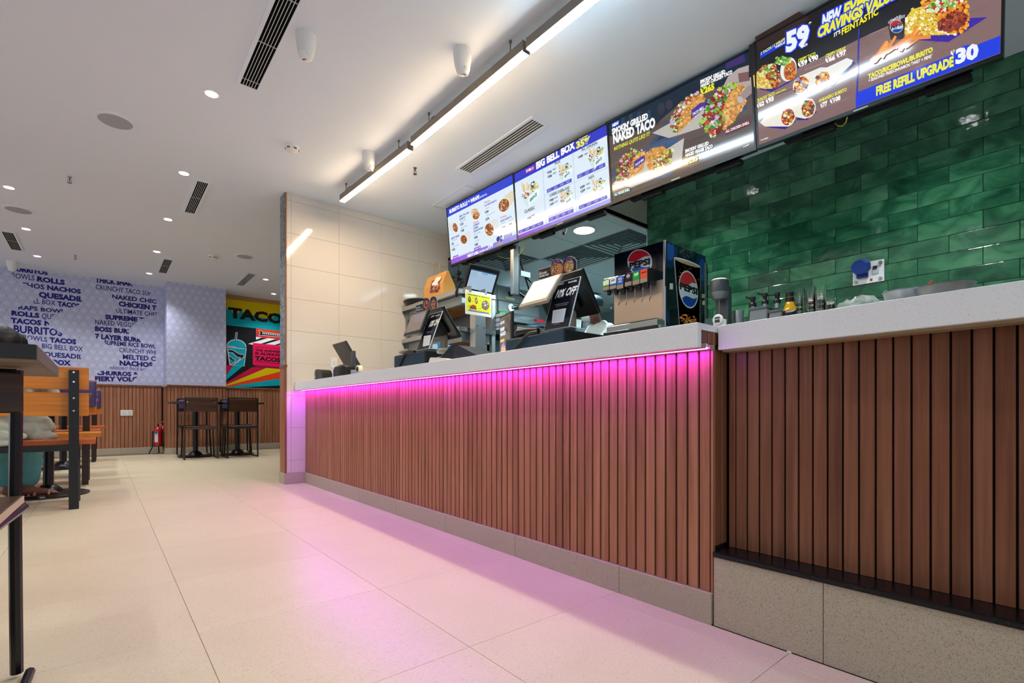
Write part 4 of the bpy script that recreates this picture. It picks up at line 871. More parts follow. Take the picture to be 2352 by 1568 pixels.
# ---------------- kitchen behind the counter ----------------
def pxprism(b, pts, X, depth, o, view=None):
    """solid whose face in the plane X holds the outline pts, extruded away from the counter front"""
    P_ = [atX((view[0]+x/view[2]) if view else x, (view[1]+y/view[2]) if view else y, X)-o for x, y in pts]
    return b.prism([(p.y, p.z) for p in P_], (P_[0].x, 0, 0), (0, 1, 0), (0, 0, 1), (1, 0, 0), 0, depth)
def slab(b, O, U, V, w_, h, th, o, bev=.0):
    U, V = V3(U).normalized(), V3(V).normalized(); N = U.cross(V)
    M = Matrix((U, V, N)).transposed().to_4x4(); M.translation = V3(O)-o
    b.box(0, w_, 0, h, -th, 0, bev, 2 if bev else 1, M=M); return b
def frame3(TLp, BLp, TRp, X1):
    TL = atX(*TLp, X1); BL = atY(*BLp, TL.y); TR = atX(*TRp, X1)
    V = TL-BL; U = (TR-TL); U = U-V*(U.dot(V)/V.length_squared)
    return BL, U.normalized(), V.normalized(), U.length, V.length
m_tan = mat('tan_plastic', '#8c7f70', .5)
m_glowor = mat('heat_lamp_glow', '#2a1a10', .5, emit='#ff9a48', es=.05)
pu = thing('pass_shelf_unit', 'stainless steel two-tier pass shelf against the ivory tiled wall', 'shelf', (2.44, 3.657, .2))
B().box(0, .42, 0, 1.078, 1.515, 1.56, .003).obj('top_shelf', m_steel, pu); B().box(.05, .37, .03, 1.07, 1.425, 1.512, .003).obj('heat_lamp_housing', m_steelm, pu)
b = B()
for i in range(16): b.box(.08, .34, .06+i*.062, .085+i*.062, 1.418, 1.425)
o = b.obj('heat_lamp_slots', m_glowor, pu); o['kind'] = 'stuff'
B().box(0, .42, 0, 1.078, 1.18, 1.222, .003).obj('lower_shelf', m_steel, pu); B().box(.05, .37, .03, 1.07, 1.09, 1.178, .003).obj('lower_lamp_housing', m_steelm, pu)
b = B()
for i in range(16): b.box(.08, .34, .06+i*.062, .085+i*.062, 1.083, 1.09)
o = b.obj('lower_lamp_slots', m_glowor, pu); o['kind'] = 'stuff'
me = B().box(-.02, .02, -.02, .02, 0, 1.515).mesh('leg', m_steelm)
for x, y in ((.40, .03), (.40, 1.04), (.06, 1.05)): link('leg', me, pu, (x, y, 0))
B().box(0, .42, .0, 1.078, .62, .66).obj('work_surface', m_steel, pu)
B().prism([(0, 0), (.40, 0), (.40, -.16), (.12, -.22)], (0, 1.072, 1.515), (1, 0, 0), (0, 0, 1), (0, 1, 0), 0, .004).obj('side_bracket', m_steelm, pu)
B().prism([(0, 0), (.40, 0), (.40, -.2), (.12, -.24)], (0, 1.072, 1.18), (1, 0, 0), (0, 0, 1), (0, 1, 0), 0, .004).obj('side_bracket', m_steelm, pu)
po = thing('steel_post', 'square stainless steel post standing beside the pass shelf', 'post', (2.545, 3.55, .2))
B().box(0, .115, 0, .085, 0, 1.50, .003).obj('post', m_steel, po)
me = B().cyl((0, 0, 0), (0, -.004, 0), .006, 10).mesh('bolt', m_chrome); link('bolt', me, po, (.02, 0, 1.22)); link('bolt', me, po, (.095, 0, 1.21))
for k in range(2):
    O = V3((2.868, 4.02-.26*k, 1.43)); cv = Canvas(O, (0, -1, 0), (0, 0, 1), px=False); cv.poly([(0, 0), (.22, 0), (.22, .15), (0, .15)], '#c4d2d6')
    for i in range(3): cv.poly([(.01, .02+.045*i), (.21, .02+.045*i), (.21, .03+.045*i), (.01, .03+.045*i)], '#4a4a90'); cv.poly([(.01, .035+.045*i), (.15, .035+.045*i), (.15, .0375+.045*i), (.01, .0375+.045*i)], '#6a7a8a')
    t_ = thing('notice_sheet', ['laminated notice sheet between the shelves, left one', 'laminated notice sheet between the shelves, right one beside the steel post'][k], 'sheet', tuple(O), group='notices between the shelves'); cv.build('sheet', PRINT, t_, O)
    B().box(.0005, .002, -.22, 0, 0, .15).obj('backing', m_white, t_)
# wall notices fix onto a back panel
B().box(.424, .43, .02, 1.06, 1.20, 1.50).obj('back_panel', m_steelm, pu)
# paper bag
m_kraft = mat('kraft_paper', '#c8944c', .75, bump=(40, .15, .004)); m_krafd = mat('kraft_handle', '#a88050', .7)
BL = atX(974.6, 687, 2.47); BR = atX(1017.5, 676, 2.47); TLb = atX(983, 638, 2.50); TRb = atX(1031, 625, 2.50); zb = 1.762
bg = thing('paper_bag', 'brown paper takeaway bag with purple bell logo on the top shelf', 'bag', (2.47, (BL.y+BR.y)/2, zb)); o = bg.location
yl, yr = BL.y-o.y, BR.y-o.y; zt = TLb.z-zb; tl, tr = yl-.005, yr-.02
b = B(); bb = [(0, yl, 0), (0, yr, 0), (.16, yr, 0), (.16, yl, 0)]; tt = [(.035, tl, zt), (.035, tr, zt), (.05, tr, zt), (.05, tl, zt)]
md = [(-.004, yl+.004, zt*.5), (-.004, yr-.006, zt*.5), (.13, yr-.006, zt*.45), (.13, yl+.004, zt*.45)]
rs = [[b.bm.verts.new(p) for p in q] for q in (bb, md, tt)]; b.skin(rs); b.obj('bag_body', m_kraft, bg)
ym = (yl+yr)/2
B().tube([(.04, ym+.05, zt-.03), (.04, ym+.055, zt+.03), (.04, ym+.04, zt+.10), (.04, ym, zt+.125), (.04, ym-.035, zt+.10), (.04, ym-.05, zt+.03), (.04, ym-.05, zt-.03)], .0035, 6).obj('handle', m_krafd, bg)
cv = Canvas((2.463, BL.y, zb), (0, -1, 0), (.02, 0, 1)); cv.view(880, 580, 5.6)
cv.poly([(612, 425), (632, 360), (724, 345), (726, 470), (604, 492)], '#6b2d52'); cv.poly([(632, 470), (665, 420), (722, 400), (700, 460), (650, 478)], '#c8944c'); cv.poly([(650, 455), (690, 425), (700, 440), (672, 468)], '#6b2d52')
cv.poly([(685, 318), (746, 306), (735, 345), (705, 375), (702, 412), (628, 425), (630, 395), (662, 360)], '#efeae6'); cv.text('TACO BELL', 597, 522, 712, 500, 24, '#4a2238', 2)
cv.build('printed_logo', PRINT, bg, o)
tb = thing('food_tray', 'black plastic tray at the far end of the top shelf', 'tray', (2.56, 4.58, 1.762)); B().lathe([(0, 0), (.13, .0), (.16, .03), (.165, .045), (.15, .055), (.07, .075), (0, .08)], n=24).obj('tray', m_black, tb, smooth=.7)
# hung order screen and its notice
TL = atY(1081, 606, 3.40); BLk = atX(1065, 665, TL.x); TR = atY(1149.6, 622, 3.40)
V = TL-BLk; U = TR-TL; U = U-V*(U.dot(V)/V.length_squared)
kd = thing('order_screen', 'tilted kitchen order screen with pale blue display and black frame', 'screen', tuple(BLk)); o = kd.location
slab(B(), BLk, U, V, U.length, V.length, .03, o, .006).obj('housing', m_black, kd)
cv = Canvas(BLk+U.cross(V).normalized()*.0015, U, V, px=False); W_, H_ = U.length, V.length
cv.poly([(.02, .02), (W_-.028, .02), (W_-.028, H_-.035), (.02, H_-.035)], '#a9c3dc'); cv.poly([(.02, H_-.035), (W_-.028, H_-.035), (W_-.028, H_-.045), (.02, H_-.045)], '#1c4a66')
cv.poly([(W_*.42, H_-.052), (W_*.62, H_-.052), (W_*.62, H_-.058), (W_*.42, H_-.058)], '#2f8cc8')
for i in range(4): cv.poly([(.03, H_-.06-.012*i), (.09, H_-.06-.012*i), (.09, H_-.062-.012*i), (.03, H_-.062-.012*i)], '#7f9ab4')
cv.build('display', SCREENM, kd, o)
B().tube([(.10, .05, .12), (.06, .14, .10), (.05, .19, .02), (.05, .19, -.02)], .012, 8).obj('support_arm', m_dark, kd); B().box(.06, .16, .015, .06, .06, .18).obj('mount', m_black, kd)
B().tube([(-.04, .02, .10), (-.05, .0, .22)], .008, 8).box(-.075, -.035, -.015, .02, .12, .15).box(-.08, -.04, -.02, .02, .06, .09).obj('side_clamp', m_black, kd)
TL, TR, BLn = atY(1069, 665, 3.37), atY(1129, 676, 3.37), atY(1069, 720, 3.37)
ns = thing('notice_board', 'white board with yellow CHECK BEFORE YOU WRAP PLATE notice', 'sign', tuple(BLn)); o = ns.location; W_, H_ = (TR-TL).length, (TL-BLn).length
B().box(0, W_, 0, .004, 0, H_+.004, .001).obj('board', m_white, ns)
cv = Canvas(BLn-V3((0, .0008, 0)), (1, 0, 0), (0, 0, 1)); cv.view(1030, 590, 6.815)
cv.poly([(280, 560), (655, 628), (660, 893), (284, 835)], '#e6ea10'); cv.text('CHECK BEFORE YOU WRAP PLATE', 300, 588, 636, 655, 18, '#20300c', 2)
cv.ell(330, 663, 24, 50, '#6b3a1c', -3); cv.ell(437, 685, 23, 54, '#8c5a38', -3); cv.chips(437, 670, 18, 36, 20, 9, ['#e8dcc8', '#a8402a', '#c89a50'], 0, 2); cv.chips(330, 650, 18, 36, 20, 8, ['#d8c8b0', '#5c2a14', '#a87040'], 0, 3)
cv.ell(578, 757, 60, 76, '#6f675c', -4); cv.chips(578, 757, 48, 62, 70, 9, ['#c8803a', '#7a3a1c', '#e8b050', '#8c6a90', '#d8d0c0'], 0, 5); cv.poly([(562, 765), (575, 735), (595, 768)], '#f4f4f4')
cv.poly([(328, 808), (345, 760), (390, 745), (430, 765), (442, 822)], '#9a4a18'); cv.poly([(332, 790), (408, 800), (406, 812), (330, 804)], '#4a3a78')
for x, y in ((300, 765), (482, 800)): cv.line([(x, y), (x+9, y+12), (x+30, y-14)], 5, '#2a8c2a')
cv.poly([(315, 818), (632, 872), (632, 890), (315, 838)], '#3c2f74'); cv.text('ALL ITEMS CHECKED AND WRAPPED', 322, 832, 626, 884, 7, '#e8e8f0', 1); cv.line([(470, 690), (476, 836)], 2, '#a8b010')
for a in ((360, 640, 410, 648), (365, 690, 400, 696), (366, 712, 402, 718), (520, 668, 600, 682), (478, 680, 514, 686), (484, 700, 512, 706)): cv.text('TACO CHECK', *a, 6, '#5a5a20', 0)
cv.build('notice', PRINT, ns, o); me = B().box(0, .02, -.002, .10, 0, .05, .001).mesh('hanging_clip', m_steelm); link('hanging_clip', me, ns, (.04, 0, H_-.01)); link('hanging_clip', me, ns, (W_-.07, 0, H_-.01))
# hanger post with bracket
hp = thing('hanger_post', 'square steel hanger post with black bracket under the first menu screen', 'post', (2.72, 3.24, 1.663)); hz = CEIL_Z-1.663
B().box(-.03, .03, -.04, .0, 0, hz, .002).obj('post', m_steel, hp); B().box(.031, .046, -.035, -.005, 0, .42).obj('bracket_plate', m_dark, hp)
B().tube([(.045, -.02, .34), (.20, -.02, .0)], .008, 6).tube([(.045, -.02, .22), (.19, -.02, .14)], .008, 6).tube([(.045, -.02, .02), (.26, -.02, -.06)], .012, 6).obj('bracket_arm', m_dark, hp)
B().box(.06, .17, -.035, -.02, .17, .215).obj('wall_plate', m_steelm, hp)
# kitchen machines and shelves
m_kdark = mat('kitchen_dark_steel', '#3c484b', .4, metal=.6)
gr = thing('grill_press', 'grey steel kitchen machine with black knobs behind the counter', 'kitchen machine', (3.28, 4.15, 1.70))
B().box(0, .60, 0, .5, .04, .16, .006).obj('lower_body', m_steelm, gr); B().box(0, .60, .02, .5, .165, .33, .006).obj('upper_body', m_steelm, gr); B().box(-.05, 0, .02, .45, .02, .34, .004).obj('side_panel', m_steel, gr)
B().cyl((.18, .018, .26), (.18, -.03, .26), .028, 18).obj('top_knob', m_black, gr, smooth=.5); B().cyl((.17, .0, .10), (.17, -.012, .10), .042, 24).obj('dial_ring', m_white, gr, smooth=.5)
B().tube([(.18, -.012, .10), (.24, -.035, .115), (.29, -.035, .125)], .017, 10).obj('lever', m_black, gr, smooth=.6); B().box(.11, .24, .015, .02, .19, .22).obj('rating_plate', mat('plate_yellow', '#a8a878', .5), gr)
B().box(-.02, .18, -.05, .02, .0, .03, .004).obj('green_grip', mat('green_plastic', '#1f8a4a', .4), gr); B().box(.52, .64, -.05, .0, -.02, .012, .004).obj('red_grip', mat('red_plastic', '#a01822', .4), gr)
ksf = thing('kitchen_shelf', 'perforated steel kitchen shelf below the grey machine', 'shelf', (3.1, 3.92, 1.60))
B().box(0, 1.9, 0, .8, .0, .035, .003).obj('shelf_board', m_steel, ksf)
me = B().box(-.02, .02, -.02, .02, -1.4, 0).mesh('leg', m_steelm)
for x, y in ((.03, .77), (1.87, .03), (1.87, .77)): link('leg', me, ksf, (x, y, 0))
B().box(.3, 1.2, .05, .3, -.09, -.004, .01).obj('under_drawer', m_steelm, ksf)
b = B()
for x in range(14): b.box(.1+x*.13, .13+x*.13, .05, .08, .0355, .037)
o = b.obj('perforations', m_dark, ksf); o['kind'] = 'stuff'
kt = thing('kitchen_worktable', 'long steel kitchen worktable behind the registers', 'table', (2.95, 3.95, .2))
B().box(0, 2.2, 0, .75, .88, .93, .004).obj('table_top', m_steel, kt); B().box(.05, 2.15, .05, .7, 0, .88).obj('cabinet', m_kdark, kt)
for i in range(3):
    t_ = thing('wire_tray', ['wire rack tray on the worktable, beside the steel post', 'wire rack tray on the worktable, in the middle', 'wire rack tray on the worktable, right one'][i], 'tray', (3.05+i*.42, 4.02, 1.131), group='wire trays on the worktable')
    b = B()
    for k in range(8): b.cyl((.0+.05*k, 0, .10-.008*k), (.0+.05*k, .45, .16-.008*k), .003, 5)
    b.tube([(0, 0, .10), (.35, 0, .045)], .007, 6).tube([(0, .45, .16), (.35, .45, .10)], .007, 6); b.obj('wires', m_chrome, t_); B().box(-.01, .37, -.01, .46, 0, .03, .004).obj('pan', m_steelm, t_)
hd = thing('extraction_hood', 'big steel extraction hood at the back of the kitchen', 'hood', (3.3, 5.2, 1.88))
B().box(0, 2.6, 0, 1.1, .0, .46, .01).obj('hood_body', m_steelm, hd); B().box(.02, 2.58, -.004, 0, .03, .10).obj('front_lip', m_steel, hd)
for i, (x, h, m_) in enumerate(((3.35, 1.55, m_steelm), (4.1, 1.45, m_kdark), (4.85, 1.6, m_steelm))):
    t_ = thing('kitchen_cabinet', ['tall steel kitchen cabinet under the hood, left', 'dark kitchen cabinet under the hood, middle', 'tall steel kitchen cabinet under the hood, right'][i], 'cabinet', (x, 5.35, .2), group='cabinets under the hood')
    B().box(0, .70, .02, .9, 0, h, .005).obj('body', m_, t_); B().box(.02, .34, 0, .02, .05, h-.05, .004).obj('door', m_, t_); B().box(.36, .68, 0, .02, .05, h-.05, .004).obj('door', m_, t_)
    me = B().cyl((0, -.02, 0), (0, -.02, .25), .008, 8).mesh('handle', m_chrome); link('handle', me, t_, (.32, 0, h*.5)); link('handle', me, t_, (.38, 0, h*.5))
for i in range(5):
    t_ = thing('sauce_tub', ['red-lidded tub on the kitchen shelf', 'steel tub with blue lid on the kitchen shelf', 'white tub in the middle of the kitchen shelf', 'red tub right on the kitchen shelf', 'steel tub at the end of the kitchen shelf'][i], 'tub', (4.0+i*.2, 4.05, 1.636), group='tubs on the kitchen shelf')
    B().lathe([(.05, 0), (.06, .11), (.0, .11)], n=18).obj('tub', [m_steelm, m_steelm, m_white, m_steelm, m_steelm][i], t_, smooth=.6); B().cyl((0, 0, .11), (0, 0, .125), .062, 18).obj('lid', [MATS['red_plastic'], mat('blue_plastic', '#1f5aa8', .4), m_white, MATS['red_plastic'], m_steelm][i], t_, smooth=.6)
bt = thing('sauce_bottle', 'tan bottle with blue cap behind the nearer register', 'bottle', (1.98, 1.82, .9265))
B().lathe([(.0, 0), (.035, 0), (.036, .09), (.022, .12), (.022, .13), (0, .13)], n=18).obj('bottle', m_tan, bt, smooth=.6); B().cyl((0, 0, .13), (0, 0, .162), .025, 18).obj('cap', mat('blue_cap', '#1648b8', .4), bt, smooth=.6)

# ---------------- things on the low counter ----------------
CZ = .9256
def drawer(label, yl, yr, zt):
    t_ = thing('cash_drawer', label, 'cash drawer', (1.52, (yl+yr)/2, CZ), group='cash drawers under the registers'); h = (yl-yr)/2; H_ = zt-CZ
    m_ = mat('blue_black_metal', '#263a4a', .4, metal=.2)
    B().box(.004, .42, -h, h, .004, H_, .004, 2).obj('case', m_black, t_); B().box(0, .0045, -h+.003, h-.003, .008, H_-.006, .0015).obj('front_plate', m_, t_)
    for q in (-1, 1):
        for x in (.05, .37): B().cyl((x, q*(h-.04), 0), (x, q*(h-.04), .005), .012, 10).obj('foot', m_black, t_)
    return t_
drawer('dark blue cash drawer under the farther register', 3.063, 2.656, 1.036); drawer('dark blue cash drawer under the nearer register', 1.869, 1.472, 1.014)
def offboard(label, TLp, BLp, TRp, X1, full, base_z, view, txt):
    BL, U, V, W_, H_ = frame3(TLp, BLp, TRp, X1)
    dz = base_z-BL.z; t_ = thing('promo_board', label, 'sign', (BL.x, BL.y-W_/2, base_z), group='promotion boards on the cash drawers'); o = t_.location
    BL2 = BL+V*(dz/V.z) if dz > 0 else BL
    slab(B(), BL2, U, V, W_, H_-(BL2-BL).length, .004, o, .0).obj('board', mat('clear_acrylic_edge', '#cfe0e8', .15), t_)
    foot = B(); slab(foot, BL2+V3((0, 0, .0015)), U, V3((1, 0, 0)), W_, .11, -.003, o); foot.obj('foot_plate', MATS['clear_acrylic_edge'], t_)
    cv = Canvas(BL+U.cross(V)*.0012, U, V, px=False); y0 = (BL2-BL).length+.002
    cv.poly([(.003, y0), (W_-.003, y0), (W_-.003, H_-.003), (.003, H_-.003)], '#11131f'); cv.px = True; cv.view(*view)
    for it in txt: cv.text(*it[:6], it[6], it[7], ital=it[8] if len(it) > 8 else 0)
    for q in full: cv.poly(q[0], q[1])
    cv.build('printed_face', PRINTG, t_, o); return t_
offboard('black 10% OFF promotion board on the farther cash drawer', (987.6, 722), (956.4, 806), (1016.7, 713.3), 1.66, [([(705, 690), (806, 676), (782, 820), (688, 838)], '#e8e8ec'), ([(712, 697), (799, 684), (776, 814), (695, 830)], '#d2d3d8')], 1.037, (860, 660, 6.19),
         [('DISTRICT', 800, 428, 848, 412, 16, '#d8d8dc', 1), ('TACO BELL', 862, 412, 930, 392, 12, '#d8d8dc', 2), ('10% OFF', 762, 565, 900, 525, 76, '#f0f0f2', 1, .25), ('UNLIMITED 10% CASHBACK', 740, 640, 832, 618, 7, '#b8bccc', 0), ('ON YOUR DINING BILL', 748, 658, 826, 640, 7, '#b8bccc', 0), ('EXPLORE NOW', 698, 852, 738, 846, 5, '#b8bccc', 0)])
offboard('large black 10% OFF promotion board on the nearer cash drawer', (1276, 650), (1248.5, 760.7), (1334, 635.5), 1.66, [([(905, 922), (1088, 890), (1050, 1078), (888, 1100)], '#e8e8ec'), ([(915, 932), (1076, 904), (1040, 1068), (898, 1088)], '#d2d3d8')], 1.015, (1120, 560, 6.03),
         [('DISTRICT', 965, 578, 1052, 556, 24, '#d8d8dc', 1), ('TACO BELL', 1112, 546, 1236, 515, 20, '#d8d8dc', 2), ('10% OFF', 920, 755, 1205, 690, 100, '#f0f0f2', 1, .25), ('UNLIMITED 10% CASHBACK', 930, 850, 1122, 816, 11, '#b8bccc', 0), ('ON YOUR DINING BILL', 942, 872, 1102, 842, 11, '#b8bccc', 0), ('EXPLORE NOW', 916, 1118, 998, 1104, 9, '#b8bccc', 0)])
def register(label, disp, mon, mono_x, topper, view, base_z, bright, colx):
    BL, U, V, W_, H_ = frame3(*disp, 1.63)
    MT = atX(*mon[0], 1.72); MB = atY(*mon[1], MT.y); t_ = thing('register', label, 'register', (1.75, MT.y+.15, base_z), group='registers on the counter'); o = t_.location
    slab(B(), BL, U, V, W_, H_, .016, o, .004).obj('customer_display', m_tan if bright else m_dark, t_)
    cv = Canvas(BL+U.cross(V)*.0010, U, V, px=False); q = .012
    cv.poly([(q, q*1.6), (W_-q, q*1.6), (W_-q, H_-q), (q, H_-q)], '#e3ddd6' if bright else '#8f867f')
    if not bright:
        for i in range(5): cv.poly([(.06+.01*i, H_-.03-.012*i), (W_-.02, H_-.03-.012*i), (W_-.02, H_-.034-.012*i), (.06+.01*i, H_-.034-.012*i)], '#9a9ac0')
    cv.build('display_face', mat('display_glass', '#000000', .08) if False else (GLOSSD if bright else PRINTG), t_, o)
    Vm = (MT-MB).normalized(); Um = V3((0, -1, 0)); Wm = .34; O2 = MB+V3((0, Wm, 0))
    N = Um.cross(Vm)
    slab(B(), O2+N*.0, Um, Vm, Wm, (MT-MB).length, .022, o, .005).obj('staff_monitor', m_black, t_)
    slab(B(), O2+Um*.09+Vm*.05+N*.03, Um, Vm, .16, .14, .03, o, .008).obj('monitor_back_cover', m_blackm, t_)
    c = O2+Um*.17-o; B().box(c.x-.06, c.x+.05, c.y-.05, c.y+.05, 0, .012, .003).obj('base', m_black, t_); 
    B().box(c.x-.035, c.x-.01, c.y-.035, c.y+.035, .012, (MB.z-o.z)+.08, .004).obj('column', m_tan, t_)
    d = BL+U*(W_/2)+V*(H_/2)-o; e = V3((c.x-.02, c.y, (MB.z-o.z)+.08)); B().tube([d-U.cross(V)*.018, e], .014, 8).obj('display_arm', m_dark, t_)
    return t_, o
GLOSSD = attr_mat('lit_glass', False, .16, .9)
rg, o = register('farther register with grey customer display and black monitor back', ((945, 721), (926, 772), (985, 707)), ((1015, 704), (1057, 775.5)), 0, None, None, 1.037, False, 0)
def topper(t_, o, X, outline, view, draws):
    b = B(); pxprism(b, outline, X, .004, o, view); b.obj('topper_card', mat('card_edge', '#b8b4b0', .5), t_)
    cv = Canvas((X-.0008, 0, 0), (0, -1, 0), (0, 0, 1)); cv.view(*view); draws(cv); cv.build('topper_print', PRINT, t_, o)
def arch(cx, cy, r, y1, n=10, ry=None): return [(cx-r, y1)]+[(cx-r*math.cos(PI*i/n), cy-(ry or r)*math.sin(PI*i/n)) for i in range(n+1)]+[(cx+r, y1)]
def dr1(cv):
    cv.poly([(590, 262), (688, 228), (688, 330), (590, 352)], '#1f2e40'); cv.poly(arch(738, 190, 46, 330, ry=42), '#3a2a50'); cv.poly(arch(840, 178, 48, 350, ry=50), '#3a2a50')
    cv.ell(738, 245, 36, 60, '#c87a48', 5); cv.ell(838, 238, 32, 70, '#c87a48', 5); cv.chips(735, 235, 26, 45, 60, 10, ['#7a4a2a', '#e0c090', '#a86838', '#5c2a18'], 0, 2); cv.chips(838, 232, 20, 50, 50, 9, ['#7a4a2a', '#e0c090', '#a86838', '#5c2a18'], 0, 3)
    T(cv, [('BIG DOUBLE', 594, 300, 655, 285, 14), ('STACKER TACO', 594, 332, 680, 314, 15)], '#e8eef2', 2); cv.poly([(790, 330), (890, 310), (890, 330), (790, 350)], '#5a3fae')
topper(rg, o, 1.74, [(588, 260), (688, 226), (692, 190), (710, 158), (738, 146), (768, 160), (786, 188), (800, 148), (838, 126), (872, 140), (890, 178), (893, 350), (588, 380)], (860, 660, 6.19), dr1)
rg, o = register('nearer register with bright customer display and large black monitor back', ((1225, 646), (1189.6, 706.8), (1291.6, 625.5)), ((1335.6, 618), (1376, 721)), 0, None, None, 1.015, True, 0)
def dr2(cv):
    cv.poly([(705, 362), (880, 312), (880, 470), (705, 488)], '#33302e'); cv.poly(arch(962, 285, 80, 470, ry=72), '#4a3a54'); cv.poly(arch(1138, 262, 92, 480, ry=84), '#2c2430')
    cv.ell(935, 350, 62, 95, '#c8783c', 8); cv.ell(990, 350, 48, 80, '#d88a4c', 8); cv.chips(925, 345, 42, 78, 110, 13, ['#7a4a2a', '#e8cc98', '#a86838', '#5c2a18', '#d8a868'], 8, 4)
    cv.ell(1125, 315, 68, 92, '#c8743c', 12); cv.ell(1140, 305, 46, 84, '#f0dcb0', 12); cv.chips(1140, 302, 36, 72, 110, 12, ['#9a6a3a', '#e8cc98', '#b88850', '#6c3a20', '#d8b878'], 12, 5)
    cv.chips(950, 240, 50, 22, 26, 12, ['#7a5aa0', '#8c6ab8', '#5a3a78'], 0, 6); cv.chips(1130, 215, 50, 22, 26, 12, ['#7a5aa0', '#8c6ab8', '#5a3a78'], 0, 7)
    cv.poly([(720, 388), (746, 380), (746, 398), (720, 406)], '#e0a050'); T(cv, [('BIG DOUBLE', 716, 432, 822, 400, 24), ('STACKER TACO', 716, 468, 850, 432, 26)], '#f2f2f2', 2); cv.poly([(1040, 462), (1222, 412), (1222, 440), (1040, 482)], '#5a3fae')
topper(rg, o, 1.74, [(700, 355), (880, 300), (900, 250), (940, 213), (965, 205), (1010, 220), (1046, 262), (1070, 205), (1115, 175), (1155, 168), (1200, 185), (1230, 235), (1236, 470), (700, 520)], (1120, 560, 6.03), dr2)
# small register at the far end
def backdev():
    BLp = atX(782, 861, 1.62); t_ = thing('register', 'small black register seen from behind near the tiled wall', 'register', (1.64, 4.08, CZ), group='registers on the counter'); o = t_.location
    TL, BRb = atX(788.4, 781.5, 1.60), atX(837.6, 845, 1.74); A_ = atX(762.5, 792, 1.60)
    V = (TL-BRb); yl = A_.y; TLv = V3((1.60, yl, A_.z)); O = V3((BRb.x, yl, BRb.z)); Vv = (TLv-O); N = V3((0, -1, 0)).cross(Vv.normalized())
    slab(B(), O, (0, -1, 0), Vv, .30, Vv.length, .022, o, .004).obj('monitor', mat('dark_grey_plastic', '#2b2d30', .4), t_)
    B().box(-.03, .05, -.03, .05, 0, .015, .003).obj('base', m_dark, t_); B().prism([(-.02, .01), (.03, .01), (.02, .25), (0, .25)], (0, .03, 0), (1, 0, 0), (0, 0, 1), (0, -1, 0), 0, .05).obj('stand', mat('slate_plastic', '#3a4248', .4), t_)
backdev()
pr = thing('receipt_printer', 'rounded black receipt printer in front of the small register', 'printer', (1.50, 4.03, CZ))
B().box(0, .13, -.115, .115, 0, .115, .02, 3).obj('case', m_black, pr, smooth=.6); B().box(-.002, .01, .075, .112, .01, .09, .003).obj('side_cover', m_dark, pr); B().box(-.002, .004, .066, .072, .01, .105).obj('blue_seam', mat('blue_line', '#2a5a8a', .4), pr); B().box(.03, .10, -.07, .08, .1155, .125, .004).obj('paper_lid', mat('brown_gloss', '#4a352c', .2), pr)
cr = thing('card_terminal', 'curved black card terminal nearest the tiled wall', 'card terminal', (1.47, 4.42, CZ))
B().prism([(.10, 0), (-.10, 0), (-.085, .07), (-.06, .095), (-.02, .105), (.07, .11), (.095, .10), (.105, .08), (.095, .04)], (0, 0, 0), (0, 1, 0), (0, 0, 1), (1, 0, 0), 0, .09).obj('shell', m_black, cr); B().box(-.003, .0, .045, .098, .0, .085, .001).obj('front_strip', mat('grey_strip', '#55565a', .5), cr); B().box(-.005, -.003, .052, .09, .03, .055).obj('label_patch', mat('grey_patch', '#77767a', .5), cr)
td = thing('tape_dispenser', 'grey tape dispenser with a white tape roll', 'tape dispenser', (1.47, 3.62, CZ))
B().prism([(.07, 0), (-.08, 0), (-.07, .03), (0, .045), (.06, .055), (.07, .05)], (0, 0, 0), (0, 1, 0), (0, 0, 1), (1, 0, 0), 0, .05).obj('body', mat('grey_blue_plastic', '#8a94a0', .4), td)
b = B(); b.cyl((.01, -.03, .05), (.04, -.03, .05), .034, 24); b.obj('tape_roll', mat('cream_tape', '#e4d8bc', .5), td, smooth=.5); B().cyl((.008, -.03, .05), (.042, -.03, .05), .021, 20).obj('roll_core', m_black, td, smooth=.5)
sk = thing('wall_socket', 'small white wall socket low on the ivory tiles', 'socket', (1.72, YT-.001, 1.13)); B().box(-.03, .03, -.006, 0, -.05, .05, .003).obj('plate', m_white, sk); B().box(-.01, .01, -.009, -.006, -.02, .01, .001).obj('rocker', m_offw, sk)
# big slope-backed printer with paper
vw = (860, 660, 6.19); t_ = thing('slip_printer', 'sloping black printer with curled white paper beside the farther register', 'printer', tuple(atX(1050, 835, 1.50))); t_.location.z = CZ; o = t_.location
b = B(); pxprism(b, [(935, 1100), (935, 1000), (1040, 880), (1075, 835), (1130, 818), (1185, 820), (1470, 965), (1470, 1060)], 1.52, .16, o, vw); b.obj('case', m_black, t_)
b = B(); pxprism(b, [(1128, 1060), (1124, 880), (1140, 835), (1190, 822), (1470, 968), (1470, 1050)], 1.517, .003, o, vw); b.obj('side_panel', mat('charcoal_violet', '#232330', .45), t_)
P_ = [atX(vw[0]+x/vw[2], vw[1]+y/vw[2], 1.53)-o for x, y in ((1050, 850), (930, 865), (885, 900), (890, 935), (930, 945), (985, 930), (950, 975), (900, 985), (890, 1005), (980, 1005), (1030, 1015))]
b = B(); rs = [[b.bm.verts.new(p), b.bm.verts.new(p+V3((.10, 0, 0)))] for p in P_]
for p, q in zip(rs, rs[1:]): b.bm.faces.new((p[0], p[1], q[1], q[0]))
b.obj('paper', mat('receipt_paper', '#e2ddd3', .7), t_, smooth=1.2)
t_ = thing('paper_wad', 'folded white paper lying on the counter by the sloping printer', 'paper', tuple(atX(1005, 830, 1.44))); t_.location.z = CZ; o = t_.location
b = B(); pxprism(b, [(760, 1110), (785, 1010), (800, 995), (880, 995), (1000, 1010), (1045, 1025), (1060, 1090)], 1.44, .10, o, vw); b.obj('folded_sheet', MATS['receipt_paper'], t_)
